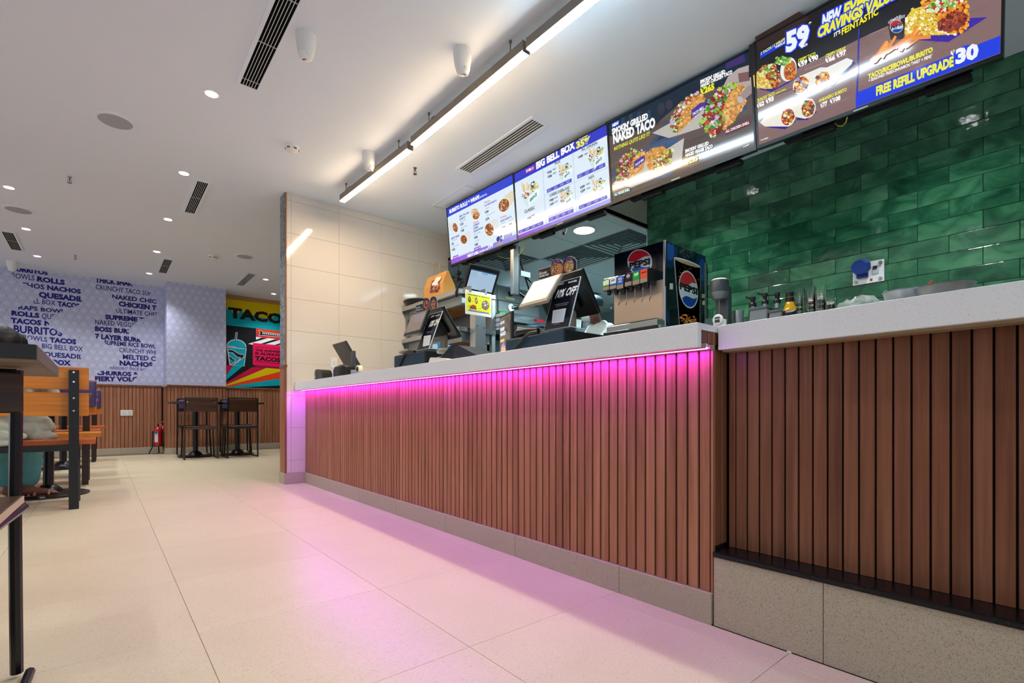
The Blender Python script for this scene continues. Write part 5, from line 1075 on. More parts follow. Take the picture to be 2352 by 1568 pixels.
t_ = thing('wipes_packet', 'blue and white wipes packet leaning behind the promotion board', 'packet', tuple(atX(1008, 800, 1.80))); t_.location.z = CZ+.115; o = t_.location
t_.location.z = CZ; o = t_.location
b = B(); pxprism(b, [(790, 1290), (830, 800), (905, 780), (1035, 832), (1000, 1255)], 1.95, .05, o, vw); b.obj('packet', mat('wipes_blue', '#1f8ccc', .4), t_); b = B(); pxprism(b, [(795, 970), (832, 806), (890, 800), (900, 850), (870, 900), (850, 970)], 1.948, .001, o, vw); b.obj('label_panel', mat('wipes_pale', '#b8d8e8', .5), t_)
# scanner, box, tablet
t_ = thing('barcode_scanner', 'black barcode scanner with cable on the nearer cash drawer', 'scanner', tuple(atX(1190, 768, 1.55))); t_.location.z = 1.014; o = t_.location
vb = (1120, 560, 6.03); h1, h2, h3 = [atX(vb[0]+x/vb[2], vb[1]+y/vb[2], 1.56)-o for x, y in ((440, 1235), (560, 1215), (700, 1205))]
B().tube([h1+V3((0, .03, 0)), h1, h2, h3], [.010, .024, .02, .014], 12).obj('head', m_black, t_, smooth=.8)
B().tube([atX(vb[0]+x/vb[2], vb[1]+y/vb[2], 1.505)-o for x, y in ((700, 1215), (590, 1235), (510, 1290), (450, 1370), (390, 1420), (350, 1470))], .0075, 8).obj('cable', m_black, t_, smooth=.8)
t_ = thing('barcode_scanner', 'black scanner with curled cable on the farther cash drawer', 'scanner', tuple(atX(930, 808, 1.56))); t_.location.z = 1.037; o = t_.location
B().tube([atX(vw[0]+x/vw[2], vw[1]+y/vw[2], 1.58)-o for x, y in ((370, 925), (430, 915), (500, 905))], [.012, .018, .012], 10).obj('head', m_tan, t_, smooth=.8)
B().tube([atX(vw[0]+x/vw[2], vw[1]+y/vw[2], 1.51)-o for x, y in ((570, 912), (500, 900), (440, 930), (395, 1000), (370, 1060), (350, 1110))], .0085, 8).obj('cable', m_black, t_, smooth=.8)
t_ = thing('tissue_box', 'small white box with blue edge beside the nearer register display', 'box', tuple(atX(1220, 760, 1.62))); t_.location.z = 1.0145; o = t_.location
b = B(); pxprism(b, [(505, 1200), (540, 1120), (700, 1090), (690, 1175), (660, 1210)], 1.60, .06, o, vb); bmesh.ops.translate(b.bm, verts=b.bm.verts[:], vec=(0, 0, -min(v.co.z for v in b.bm.verts))); b.obj('carton', m_white, t_); 
b = B(); pxprism(b, [(540, 1122), (700, 1090), (708, 1100), (548, 1132)], 1.599, .062, o, vb); b.obj('blue_edge', MATS['wipes_blue'], t_)
P1, P2 = V3((1.71, 2.154, 0)), V3((1.65, 1.973, 0)); U = (P2-P1).normalized(); t_ = thing('menu_tablet', 'upright tablet stand showing a taco advert left of the nearer drawer', 'tablet', (1.71, 2.154, CZ)); o = t_.location
O = V3((1.71, 2.154, CZ+.012)); slab(B(), O, U, (0, 0, 1), .19, 1.188-O.z, .012, o, .002).obj('frame', m_black, t_); slab(B(), V3((1.72, 2.16, CZ)), U, V3((-U.y, U.x, 0)), .19, .08, -.012, o).obj('foot', m_black, t_)
N = U.cross(V3((0, 0, 1))); cv = Canvas(O+N*.001, U, (0, 0, 1), px=False); cv.poly([(.008, .01), (.17, .01), (.17, .24), (.008, .24)], '#5c5248')
cv.text('EXPLORE', .015, .205, .08, .205, .014, '#e8e8f0', 2); cv.poly([(.015, .165), (.08, .165), (.08, .185), (.015, .185)], '#d8e8f8'); cv.text('NAKED', .015, .14, .10, .14, .02, '#e8f0f8', 2); cv.poly([(.015, .105), (.08, .105), (.08, .12), (.015, .12)], '#d8d060')
cv.ell(.06, .05, .035, .045, '#e8b89a'); cv.ell(.13, .05, .03, .05, '#e0a888'); cv.chips(.06, .09, .02, .012, 20, .008, ['#8a5ad0', '#a888e0']); cv.chips(.13, .10, .02, .012, 20, .008, ['#8a5ad0', '#a888e0']); cv.build('display', SCREENM, t_, o)

# ---------------- drink dispenser and back worktop ----------------
wt = thing('back_worktop', 'steel worktop along the green tiled wall', 'worktop', (3.15, -.6, .2))
B().box(0, .745, 0, 2.66, .96, .998, .003).obj('top', m_steel, wt); B().box(.03, .74, .02, 2.64, 0, .96).obj('cabinet', m_kdark, wt)
ds = thing('dispenser_stand', 'steel stand under the drink dispenser', 'stand', (3.16, 2.075, .2)); B().box(0, .73, 0, .54, 0, 1.10, .004).obj('stand_body', m_steelm, ds); B().box(-.02, .0, .02, .52, 1.04, 1.10, .002).obj('front_rail', m_dark, ds)
XP, YP0, YP1, ZP0, ZP1 = 3.27, 2.109, 2.588, 1.302, 1.957
pd = thing('drink_dispenser', 'tall PEPSI drink dispenser with six flavour nozzles', 'drink dispenser', (XP, (YP0+YP1)/2, ZP0)); o = pd.location; W2 = (YP1-YP0)/2; H_ = ZP1-ZP0
m_pd = mat('navy_cabinet', '#0d1422', .25)
B().box(.003, .60, -W2, W2, .0, H_, .006, 2).obj('cabinet', m_pd, pd); B().box(-.002, .014, -W2-.002, -W2+.014, 0, H_+.002, .002).obj('corner_trim', m_greys, pd); B().box(.585, .612, -W2-.004, -W2+.02, 0, H_-.06).obj('rear_edge', m_steelm, pd)
m_bs = mat('brushed_steel', '#a8988a', .42, metal=.75); t = NT(m_bs); v, r = t.vec((1, 2, 160), 0); n = t.n('TexNoise', i_Scale=2.0); t.l(v, n.inputs['Vector']); t.bump(n.outputs['Fac'], .1, .002)
B().box(-.004, .004, -W2+.014, W2-.004, .0, .36, .001).obj('splash_panel', m_bs, pd)
cv = Canvas((XP-.0005, 0, 0), (0, -1, 0), (0, 0, 1)); cv.view(1380, 540, 6.532)
cv.poly([(203, 292), (962, 84), (985, 760), (212, 960)], '#0c1220')
for a in range(0, 60):
    for bq in range(0, 44):
        x, y = 205+a*13+(bq % 2)*6.5, 90+bq*14-((205+a*13)-205)*.0; y += (960-x)*.16-10
        d = math.hypot((x-585), (y-395)*.92); k = 0
        if 215 < d < 330: k = 1-abs(d-275)/60
        if x < 290 and y < 520: k = max(k, .8)
        if x > 860 and y < 260: k = max(k, .6)
        if k > .1 and 205 < x < 955 and 292-(x-203)*.274 < y-6 and y < 700: cv.ell(x, y, 2+3.4*k, 2+3.8*k, '#2a6ad8' if k > .55 else '#173a86', n=6, up=(a % 8 == 0 and bq == 0))
pepsi_globe(cv, 585, 400, 186, 188, -14); cv.text('PEPSI', 425, 508, 742, 432, 92, '#0c0e14', 2)
cv.build('front_graphic', PRINTG, pd, o)
cv = Canvas((0, YP0-.0005-.0, 0), (1, 0, 0), (0, 0, 1)); cv.view(1380, 540, 6.532)
cv.poly([(992, 100), (1570, 318), (1580, 860), (1000, 700)], '#0a1422'); cv.poly([(1000, 700), (1580, 860), (1590, 1500), (1045, 1500)], '#0a1220')
for a in range(46):
    for bq in range(72):
        x, y = 1000+a*26/2, 105+bq*38/2+(a % 2)*9.5; lim = 100+(x-992)*.377
        if y < lim+8: continue
        k = max(0, 1-math.hypot((x-1040)/120, (y-230)/300)); k = max(k, 1-math.hypot((x-1520)/110, (y-520)/330), (1-math.hypot((x-1100)/140, (y-1230)/160)) if x < 1190 else 0, .7*(1-math.hypot((x-1560)/60, (y-1300)/160)))
        if k > .12 and x < 1565: cv.ell(x, y, 4.6, 7.5, '#2f78e0' if k > .5 else '#18407f', n=6, up=False)
cv.up(); cv.poly([(1085, 330), (1503, 478), (1492, 1420), (1185, 1420)], '#6b4a34')
for i in range(14):
    f = i/14; g = (i+1.1)/14; L = lambda q: (1095+90*q, 345+1070*q); Rr = lambda q: (1496-8*q, 492+925*q); col = ['#a08a76', '#94785e', '#7c5a40', '#6a452e', '#5c3a26', '#4a2e20', '#3f271c', '#382218', '#321e16', '#2c1a14', '#281712', '#3a2014', '#52290f', '#241410'][i]
    cv.poly([L(f), Rr(f), Rr(g), L(g)], col, up=False)
cv.up(); cv.ell(1294, 408, 212, 34, '#cfe0e4', 19.5); cv.ell(1294, 416, 198, 26, '#b09a82', 19.5); cv.poly([(1095, 335), (1110, 340), (1190, 1415), (1180, 1415)], '#8a98a0'); cv.poly([(1488, 480), (1500, 482), (1490, 1400), (1480, 1400)], '#5a6068')
cv.chips(1300, 700, 170, 320, 130, 7, ['#b08858', '#c8a070', '#8c6238'], 0, 3); cv.chips(1310, 1260, 130, 70, 70, 16, ['#d8701c', '#a8480f', '#f0a040'], 10, 4); cv.chips(1290, 270, 120, 70, 120, 3, ['#c8d8e0', '#8aa0b0'], 20, 5)
pepsi_globe(cv, 1312, 815, 142, 285, -8); cv.text('PEPSI', 1180, 800, 1452, 895, 100, '#101010', 2)
cv.line([(985, 690), (1580, 862)], 9, '#1c2420'); cv.rect(1030, 722, 1080, 812, '#c8ccc8'); cv.rect(1512, 880, 1572, 940, '#b8b8b0'); cv.rect(1520, 985, 1565, 1045, '#c8c4b0')
cv.build('side_graphic', PRINTG, pd, o)
heads = [(150, 655, 785, 850, '#e4e8d8', '#3f9a3a'), (255, 632, 762, 828, '#dfe6e8', '#1f5ab8'), (360, 617, 748, 826, '#1f62c8', '#1f62c8'), (482, 572, 725, 785, '#14141c', '#14141c'), (600, 545, 680, 765, '#1f9a48', '#1f9a48'), (715, 512, 640, 735, '#e0522c', '#e0522c')]
for i, (cx, yt, yb, y2, c1_, c2_) in enumerate(heads):
    px_, py_ = 1380+cx/6.532, 540+yt/6.532; c = atX(px_, py_, XP-.06)-o; zb_ = (atX(px_, 540+y2/6.532, XP-.06)-o).z; w_ = .034
    nh = B().prism([(-.075, zb_-c.z), (-.075, -.045), (-.066, -.012), (-.05, 0), (.06, 0), (.06, zb_-c.z)], (c.x+.015, c.y-w_, c.z), (1, 0, 0), (0, 0, 1), (0, 1, 0), 0, 2*w_).obj('nozzle_head', m_black, pd)
    xf = c.x-.0605; z0, z1 = c.z-.075, c.z-.01
    q = Canvas(o+V3((xf-.0005, c.y+w_-.004, z0)), (0, -1, 0), (.0, 0, 1), px=False); q.poly([(0, 0), (2*w_-.008, 0), (2*w_-.008, z1-z0), (0, z1-z0)], c1_); q.poly([(0, 0), (2*w_-.008, 0), (2*w_-.008, .014), (0, .014)], c2_)
    if i == 0: q.poly([(0, .05), (.06, .056), (.06, .065), (0, .065)], c2_)
    if i == 1: q.text('DEW', .012, .034, .048, .034, .014, '#303840', 2)
    if i in (2, 3): q.ell(.03, .043, .016, .016, '#e8e8f0'); q.ell(.03, .047, .013, .010, '#c8202c', a0=0, a1=180); q.ell(.03, .040, .013, .010, '#123f9e', a0=180, a1=360)
    if i == 2: q.text('PEPSI', .012, .018, .048, .018, .007, '#e8e8f0', 1)
    if i == 4: q.text('7UP', .012, .030, .05, .034, .02, '#f0f8f0', 2)
    if i == 5: q.text('ORANGE', .008, .034, .054, .038, .012, '#301008', 2)
    q.d += 1e-4; lbm = q.build('flavour_label', PRINTG, pd, o); lbm.parent = nh
    B().box(xf-.002, xf+.001, c.y-w_+.003, c.y+w_-.003, zb_+.004, z0-.002).obj('label_bar', m_tan, nh)
    B().cyl((c.x-.02, c.y, zb_), (c.x-.02, c.y, zb_-.035), .02, 14, .014).obj('nozzle', m_black, pd, smooth=.6)
    B().tube([(c.x+.0, c.y-.02, zb_), (c.x+.0, c.y-.02, zb_-.10), (c.x-.02, c.y-.02, zb_-.13), (c.x-.018, c.y-.02, zb_-.145)], .0035, 6).obj('lever', m_chrome, pd)
B().box(-.10, .0, -W2+.0, W2-.0, .0, .05, .004).obj('drip_tray', m_steelm, pd); B().box(-.095, -.005, -W2+.01, W2-.01, .05, .056).obj('drip_grid', m_black, pd)
zz = ZP0; pd.location.z = ZP0
# milkshake mixer and neighbours
WZ = 1.1985
c = atX(1652, 640, 3.42); mx = thing('milkshake_mixer', 'grey milkshake mixer with round head beside the drink dispenser', 'mixer', (c.x, c.y, WZ)); h = c.z-WZ
m_mx = mat('graphite_mixer', '#3a4247', .35, spec=.6)
B().lathe([(.0, h), (.045, h-.004), (.062, h-.016)], n=28).obj('head_cap', m_white, mx, smooth=.9); B().lathe([(.063, h-.017), (.066, h-.04), (.065, h-.10), (.0, h-.10)], n=28).obj('head', m_mx, mx, smooth=.6)
B().lathe([(.064, h-.101), (.058, h-.125), (.045, h-.15), (.02, h-.155), (0, h-.155)], n=28).obj('head_ring', m_steelm, mx, smooth=.6)
B().box(.035, .095, -.05, .05, 0, h-.05, .012, 2).obj('column', m_mx, mx); B().cyl((0, 0, h-.155), (0, 0, .07), .005, 8).obj('spindle', m_chrome, mx); B().cyl((0, 0, .07), (0, 0, .078), .018, 12).obj('agitator', m_chrome, mx); B().box(-.08, .10, -.07, .07, 0, .03, .006).obj('base', m_mx, mx); B().box(-.058, -.055, -.02, .022, h-.045, h-.025).obj('badge', m_chrome, mx)
B().box(-.10, -.095, -.11, .055, .0, .125, .001).obj('splash_plate', mat('green_grey_steel', '#5c7468', .2, metal=.9), mx)
c = atX(1650, 734, 3.28); t_ = thing('kitchen_timer', 'white kitchen timer showing 888 on the worktop', 'timer', (c.x, c.y, WZ)); h = c.z-WZ
B().lathe([(.036, 0), (.036, .012), (.03, .018), (0, .018)], n=28, M=Matrix.Translation((0, 0, h)) @ Matrix.Rotation(-PI/2, 4, 'Y')).obj('dial_case', m_white, t_, smooth=.6); B().box(.0, .03, -.045, .04, 0, h, .004).obj('holder', m_offw, t_)
q = Canvas((c.x-.0185, c.y+.02, WZ+h-.025), (0, -1, 0), (0, 0, 1), px=False); q.poly([(0, 0), (.042, 0), (.042, .045), (0, .045)], '#b8c4c8'); q.text('888', .004, .004, .038, .004, .020, '#101820', 2); q.poly([(.004, .03), (.038, .03), (.038, .04), (.004, .04)], '#2a3440'); q.build('readout', PRINT, t_, t_.location)
c = atX(1695, 715, 3.42); t_ = thing('mixing_cup', 'stainless steel milkshake cup left of the grey pump tubs', 'cup', (c.x, c.y, WZ)); h = c.z-WZ; B().lathe([(.0, 0), (.032, 0), (.038, h), (.040, h+.002), (.037, h), (.031, .004), (0, .004)], n=28).obj('cup', m_steel, t_, smooth=.8)
m_ctr = mat('smoky_container', '#7b8084', .25, spec=.6)
for (xa, xb, yt), lb in (((1719, 1763, 708), 'left smoky grey tub holding two black pumps'), ((1764, 1798, 713), 'right smoky grey tub holding one black pump')):
    a, b_ = atX(xa, yt, 3.44), atX(xb, yt, 3.44); t_ = thing('syrup_tub', lb, 'tub', (3.44, (a.y+b_.y)/2, WZ), group='smoky syrup tubs'); w_ = (a.y-b_.y)/2; h = a.z-WZ
    B().box(0, .12, -w_+.004, w_-.004, 0, h-.015, .01, 2).obj('tub', m_ctr, t_); B().box(-.004, .124, -w_, w_, h-.02, h, .006, 2).obj('lid', mat('slate_lid', '#4a545c', .3), t_)
for k, (xh, yt, yc, xs_) in enumerate(((1725, 681, 700, -1), (1753, 672, 694, -1), (1781, 671, 692, -1))):
    c = atX(xh, yc, 3.46); t_ = thing('syrup_pump', ['black syrup pump nearest the steel cup', 'middle black syrup pump with raised spout', 'right black syrup pump beside the yellow bottle'][k], 'pump', (c.x+.03, c.y, WZ+ (.155, .165, .155)[k]), group='black syrup pumps'); h = atX(xh, yt, 3.46).z-t_.location.z; b0 = c.z-t_.location.z
    B().cyl((0, 0, .0), (0, 0, b0), .018, 16).obj('neck', m_steelm, t_, smooth=.6); B().lathe([(.022, b0-.008), (.022, b0+.01), (.012, b0+.022), (0, b0+.022)], n=18).obj('collar', m_black, t_, smooth=.5)
    B().cyl((0, 0, b0+.02), (0, 0, h-.02), .011, 12, .014).obj('stem', m_black, t_, smooth=.6); B().cyl((0, 0, h-.02), (0, 0, h), .017, 14).obj('press_top', m_black, t_, smooth=.5); L_ = .05 if k < 2 else .10
    B().tube([(0, 0, h-.008), (0, L_*.7, h-.002+.004*(k < 2)), (0, L_, h+(.012 if k < 2 else -.004))], .0065, 8).obj('spout', m_black, t_, smooth=.6)
c = atX(1814, 672, 3.44); t_ = thing('sauce_bottle', 'yellow sauce bottle with black cap and black label', 'bottle', (c.x, c.y, WZ)); h = c.z-WZ
m_yb = mat('yellow_sauce_glass', '#c79a06', .08, spec=.7, coat=.5)
B().lathe([(0, 0), (.038, 0), (.039, .02), (.039, h-.115), (.035, h-.10), (.027, h-.08), (.0235, h-.06), (.0235, h-.03), (0, h-.03)], n=30).obj('bottle', m_yb, t_, smooth=.8); B().lathe([(.0245, h-.062), (.0245, h-.032), (0, h-.032)], n=26).obj('neck_band', m_black, t_, smooth=.5); B().cyl((0, 0, h-.03), (0, 0, h), .0225, 24).obj('cap', m_black, t_, smooth=.5); B().lathe([(.0396, .012), (.0396, h-.12)], n=30).obj('label', m_black, t_, smooth=.9)
d = (EYEV-V3(t_.location)); d.z = 0; d.normalize(); s_ = V3((-d.y, d.x, 0)); q = Canvas(V3(t_.location)+d*.0402-s_*.026+V3((0, 0, h-.14)), s_, (0, 0, 1), px=False); q.text('TASTECRAFT', 0, .005, .052, .009, .010, '#e8e8e8', 1, ital=.3); q.build('lettering', PRINT, t_, t_.location)
m_glass = mat('clear_plastic', '#ffffff', .03, trans=1., ior=1.3)
for k, (x, yt) in enumerate(((1834, 665), (1861, 660), (1884, 657), (1907, 683))):
    c = atX(x, yt, 3.50); h = max(.10, c.z-WZ); t_ = thing('clear_cup_stack', ['stack of clear cups right beside the yellow bottle', 'second stack of clear cups from the yellow bottle', 'tallest stack of clear cups, third from the yellow bottle', 'short stack of clear cups nearest the crumpled bag'][k], 'cups', (3.50, c.y, WZ), group='clear cup stacks'); n_ = 6
    for i in range(n_): z = i*(h-.10)/(n_-1); B().lathe([(.0, z), (.024, z), (.033, z+.10), (.0345, z+.10), (.0335, z+.097), (.0225, z+.002), (0, z+.002)], n=20).obj('cup', m_glass, t_, smooth=.8)
m_film = mat('clear_film', '#e4ece8', .18, trans=.75, ior=1.15, spec=.7)
t_ = thing('crumpled_bag', 'crumpled clear plastic bag on the back worktop', 'plastic bag', tuple(atX(1975, 700, 3.36))); t_.location.z = WZ; b = B(); rr = random.Random(4)
b.ball((0, 0, .04), .1, 22, (.8, 1.3, .72))
for v in b.bm.verts: 
    n_ = v.co.normalized(); k = 1+rr.uniform(-.16, .16); v.co.x *= k; v.co.y *= k; v.co.z = max(0, v.co.z*(1+rr.uniform(-.2, .2)))
b.obj('film', m_film, t_)
for k, (x, yr_, R_, Hh, X) in enumerate(((2078, 669, .092, .075, 3.25), (2170, 657, .112, .07, 3.22))):
    c = atX(x, yr_, X); t_ = thing('steel_bowl', ['smaller steel bowl left of the red-handled spoon', 'larger steel pan right of the red-handled spoon'][k], 'bowl', (c.x, c.y, WZ), group='steel bowls on the worktop'); h = c.z-WZ
    B().lathe([(0, 0), (R_*.72, 0), (R_*.9, h*.5), (R_, h-.004), (R_+.006, h), (R_-.002, h-.002), (R_*.86, h*.5), (R_*.7, .004), (0, .004)], n=36).obj('bowl', mat('polished_bowl', '#d4d9dc', .28, metal=.55), t_, smooth=.7)
    if k == 0: B().tube([(.02, R_, h+.002), (.02, R_+.004, h+.018), (.02, R_-.01, h+.024), (.02, R_-.02, h+.012), (.02, R_-.02, h)], .002, 6).obj('ring_handle', m_chrome, t_)
c = atX(2135, 652, 3.2); t_ = thing('spoon', 'thin steel spoon with red handle tip resting on the bowls', 'spoon', tuple(c)); B().tube([(.02, .03, -.035), (0, 0, 0)], .0025, 6).obj('shaft', m_chrome, t_); B().tube([(0, 0, 0), (-.004, -.012, .012)], .005, 8).obj('handle_tip', mat('orange_red', '#e03818', .4), t_)
# power isolator on the green wall
vp = (1900, 420, 5.2035); X = XG-.006; cs = [atX(vp[0]+x/vp[2], vp[1]+y/vp[2], X) for x, y in ((302, 980), (675, 910), (682, 1168), (308, 1232))]
pp = thing('power_socket', 'white switch plate with blue industrial socket on the green tiles', 'socket', tuple(cs[3])); o = pp.location; yl, yr, z0, z1 = 0, cs[2].y-o.y, (cs[2].z+cs[3].z)/2-o.z, (cs[0].z+cs[1].z)/2-o.z
B().box(-.006, .006, yr, yl, z0, z1, .002).obj('plate', m_white, pp); me = B().cyl((0, 0, 0), (-.012, 0, 0), .010, 12).mesh('bolt', m_steelm)
for y, z in ((yl-.018, z0+.02), (yr+.018, z0+.02), (yl-.018, z1-.02), (yr+.018, z1-.02)): link('bolt', me, pp, (-.006, y, z))
m_blue = mat('industrial_blue', '#10398c', .4); w_ = yl-yr; B().box(-.03, -.006, yl-w_*.52, yl-w_*.15, z0+.04, z1-.06, .004).obj('socket_base', m_blue, pp)
B().cyl((-.03, yl-w_*.34, z0+.11), (-.075, yl-w_*.30, z0+.10), .055, 8, .047, ph=.4).obj('socket_cap', m_blue, pp); B().box(-.012, -.006, yl-w_*.84, yl-w_*.63, z0+.055, z1-.06, .001).obj('breaker', mat('breaker_grey', '#b8c0c4', .4), pp); B().box(-.016, -.012, yl-w_*.80, yl-w_*.66, z0+.085, z0+.105).obj('toggles', m_black, pp); B().box(-.0065, -.006, yl-w_*.64, yl-w_*.56, z0+.012, z0+.028).obj('red_label', MATS['red_plastic'], pp)
# corrugated hose seen at the bottom of the dispenser is the tray rail
# ---------------- tables, chairs, benches ----------------
m_chw = wood('dark_oak_plank', '#2e1c12', '#472d1c', '#5f4029', 'x', .4, .15); m_pine = wood('amber_pine', '#a85a12', '#cc7c1c', '#e09a30', 'x', .3, .12, .6, .5)
m_orng = wood('orange_pine_seat', '#8c3f10', '#b45a1c', '#cc7630', 'x', .28, .12, .6, .5); m_tube = mat('black_powder_coat', '#0c0d0f', .3, spec=.5); m_pur = mat('purple_vinyl', '#453a70', .35); m_strap = mat('lilac_strap', '#8d86b0', .6)
m_brleg = mat('dark_brown_metal', '#2a1c17', .4); m_ply = mat('plywood_edge', '#b8a486', .6); m_ttop = wood('dark_table_top', '#2e211b', '#3f2f27', '#54433a', 'x', .35, .1); m_raww = wood('raw_wood_underside', '#5f5044', '#7d6c5c', '#948473', 'x', .7, .1, .5)
def chair(label, x, y, rz, cushion=False, frame=None, edge=None, low=0):
    fm = frame or m_tube; t_ = thing('chair', label, 'chair', (x, y, 0), rz, 'metal framed chairs'); r = .0105
    for s_ in (-1, 1):
        B().tube([(s_*(.195-low*.025), -.19-low*.01, r), (s_*(.192-low*.024), -.172-low*.02, .42), (s_*(.19-low*.02), -.20, .762 if low else .85)], r*(1+.2*low), 8).obj('rear_leg', fm, t_, smooth=.7); B().tube([(s_*.188, .20, r), (s_*.17, .17, .43)], r, 8).obj('front_leg', fm, t_, smooth=.7)
        B().tube([(s_*.195, -.19, r), (s_*.188, .20, r)], r, 8).obj('runner', fm, t_, smooth=.7)
    B().tube([(-.17, -.20, .755), (.17, -.20, .755)] if low else [(-.19, -.20, .85), (.19, -.20, .85)], r, 8).obj('top_rail', fm, t_, smooth=.7)
    B().tube([(-.17, .17, .425), (.17, .17, .425)], r, 8).tube([(-.19, -.172, .425), (.19, -.172, .425)], r, 8).tube([(-.185, -.172, .425), (-.17, .17, .425)], r, 8).tube([(.185, -.172, .425), (.17, .17, .425)], r, 8).obj('seat_frame', fm, t_)
    st_ = B().box(-.185, .185, -.165, .19, .437, .455, .003).obj('seat', m_chw, t_)
    if edge: B().box(-.187, .187, .1905, .1925, .438, .454).box(-.1875, -.1855, -.165, .19, .438, .454).box(.1855, .1875, -.165, .19, .438, .454).obj('pale_edge', m_ply, st_)
    B().box(-.183, .183, -.198, -.184, .656, .757 if low else .835, .004).obj('backrest', m_chw, t_)
    me = B().cyl((0, -.2, 0), (0, -.203, 0), .006, 8).mesh('screw', m_chrome)
    for s_ in (-1, 1): link('screw', me, t_, (s_*.16, 0, .70 if low else .79))
    if cushion:
        c_ = B().box(-.175+low*.07, .175-low*.07, -.184, -.145, .692 if low else .70, .757 if low else .84, .018, 3).obj('cushion', m_pur, t_, smooth=.6); B().box(-.10, .10, -.1455, -.1435, .715 if low else .755, .74 if low else .785).obj('strap', m_strap, c_)
    return t_
chair('dark wooden chair with scuffed brown frame, back to us, left of the pair', 1.07, 8.15, math.radians(-3), frame=mat('scuffed_frame', '#3a2c24', .5))
chair('dark wooden chair with black frame, back to us, right of the pair', 1.55, 8.06, math.radians(2)); chair('chair with purple cushion facing us behind the left square table', 1.08, 8.80, PI+.02, True); chair('chair with purple cushion facing us behind the right square table', 1.66, 8.90, PI-.04, True)
chair('dark chair seen from its side, half hidden by the tiled wall', 2.62, 9.05, PI/2+.1)
def pedestal_table(label, x, y, w_, d_, z, r=.22, cat_='table', px_=0., group='pedestal tables'):
    t_ = thing('pedestal_table', label, cat_, (x, y, 0), 0, group)
    tt = B().box(-w_/2+px_, w_/2+px_, -d_/2, d_/2, z-.03, z, .003).obj('table_top', m_ttop, t_)
    B().cyl((0, 0, .03), (0, 0, z-.03), .033, 20).obj('column', m_tube, t_, smooth=.6); B().lathe([(r, 0), (r, .012), (r*.9, .02), (.09, .028), (.075, .055), (.05, .078), (.034, .085)], n=36).obj('base', m_tube, t_, smooth=.7)
    B().box(-.12, .12, -.12, .12, z-.036, z-.03).obj('mounting_plate', m_tube, t_); return t_
pedestal_table('left square pedestal table between two chairs by the column', 1.055, 8.47, .62, .55, .80); pedestal_table('right square pedestal table between two chairs by the mural', 1.60, 8.47, .62, .55, .80)
def bench(label, xr, y, face, frame, plank, seat_m, cushion=False, L=1.5):
    """long bench; backrest plane at y, seat on the side 'face' (+1 away from us)"""
    t_ = thing('bench', label, 'bench', (xr, y, 0), 0, 'slatted dining benches'); q = .026
    for z0, z1 in ((.629, .788), (.809, .962)): B().box(-L, 0, face*.028 if face > 0 else -.05, .05 if face > 0 else -.028, z0, z1, .003).obj('back_plank', plank, t_)
    for x in (-.077, -L+.1):
        B().box(x-q, x+q, -q, q, 0, .94, .002).obj('post', frame, t_); f0, f1 = sorted((face*.36, face*.41)); B().box(x-q*.9, x+q*.9, f0, f1, 0, .425, .002).obj('front_leg', frame, t_)
        a, b_ = sorted((face*.02, face*.40)); B().box(x-q*.8, x+q*.8, a, b_, .40, .432).obj('side_rail', frame, t_)
    a, b_ = sorted((face*.36, face*.40)); B().box(-L+.1, -.1, a, b_, .40, .43).obj('front_rail', frame, t_); B().box(-L+.1, -.1, -.015, .015, .395, .432).obj('rear_rail', frame, t_)
    for k in range(3):
        a, b_ = sorted((face*(.05+k*.145), face*(.187+k*.145))); B().box(-L, .035, a, b_, .433, .470, .003).obj('seat_plank', seat_m, t_)
    me = B().cyl((-.077, -.027*face, 0), (-.077, -.030*face, 0), .006, 8).mesh('screw', m_chrome)
    if face > 0:
        for z in (.925, .86, .75, .665): link('screw', me, t_, (0, 0, z))
    if cushion:
        c_ = B().box(-.42, -.002, face*.095 if face < 0 else .05, -.05 if face < 0 else .095, .70, .955, .018, 3).obj('cushion', m_pur, t_, smooth=.6); B().box(-.422, -.038, -.0975, -.0955, .80, .835).obj('strap', m_strap, c_)
    return t_
bench('nearest amber pine bench with black steel posts, its back to us', -.066, 4.465, 1, m_tube, m_pine, m_orng); bench('amber bench with brown posts and purple cushion, facing us behind the first table', -.035, 6.26, -1, m_brleg, m_pine, m_pine, True)
bench('amber bench back to back with the cushioned bench, facing the far wall', -.04, 6.48, 1, m_brleg, m_pine, m_orng); bench('farthest amber bench facing us near the lettered wall', .0, 8.85, -1, m_brleg, m_pine, m_orng, True)
pedestal_table('long pedestal table at the nearest bench, column behind the sandalled foot', -.32, 5.32, 1.1, .62, .80, .25, px_=-.30); pedestal_table('far pedestal table between the rear benches', -.34, 7.72, 1.1, .62, .80, .22, px_=-.30)
# foreground table and chair, cut by the left edge
t_ = thing('thick_table', 'thick dark-edged wooden table top cut by the left edge of the photo', 'table', (-.62, 1.76, 0))
B().box(-.5, .515, -.335, .345, .768, .7995, .002).obj('table_top', m_raww, t_); B().box(-.5, .5155, -.3365, -.335, .768, .7995).obj('dark_front_edge', mat('dark_edge', '#17110e', .5), t_); B().box(.515, .517, -.335, .345, .7685, .799).obj('end_grain', mat('end_grain', '#5c504e', .7, bump=(60, .4, .004)), t_)
B().box(-.4, .4, -.2, .2, .7995, .802).obj('top_inlay', m_ttop, t_); B().cyl((-.1, 0, .03), (-.1, 0, .768), .035, 20).obj('column', m_tube, t_); B().lathe([(.24, 0), (.24, .012), (.09, .028), (.05, .07), (.034, .08)], (-.1, 0, 0), 32).obj('base', m_tube, t_)
ch = chair('dark chair with plywood-edged seat in the bottom left corner', -.337, 1.53, PI-math.radians(1.6), True, edge=True, low=1)
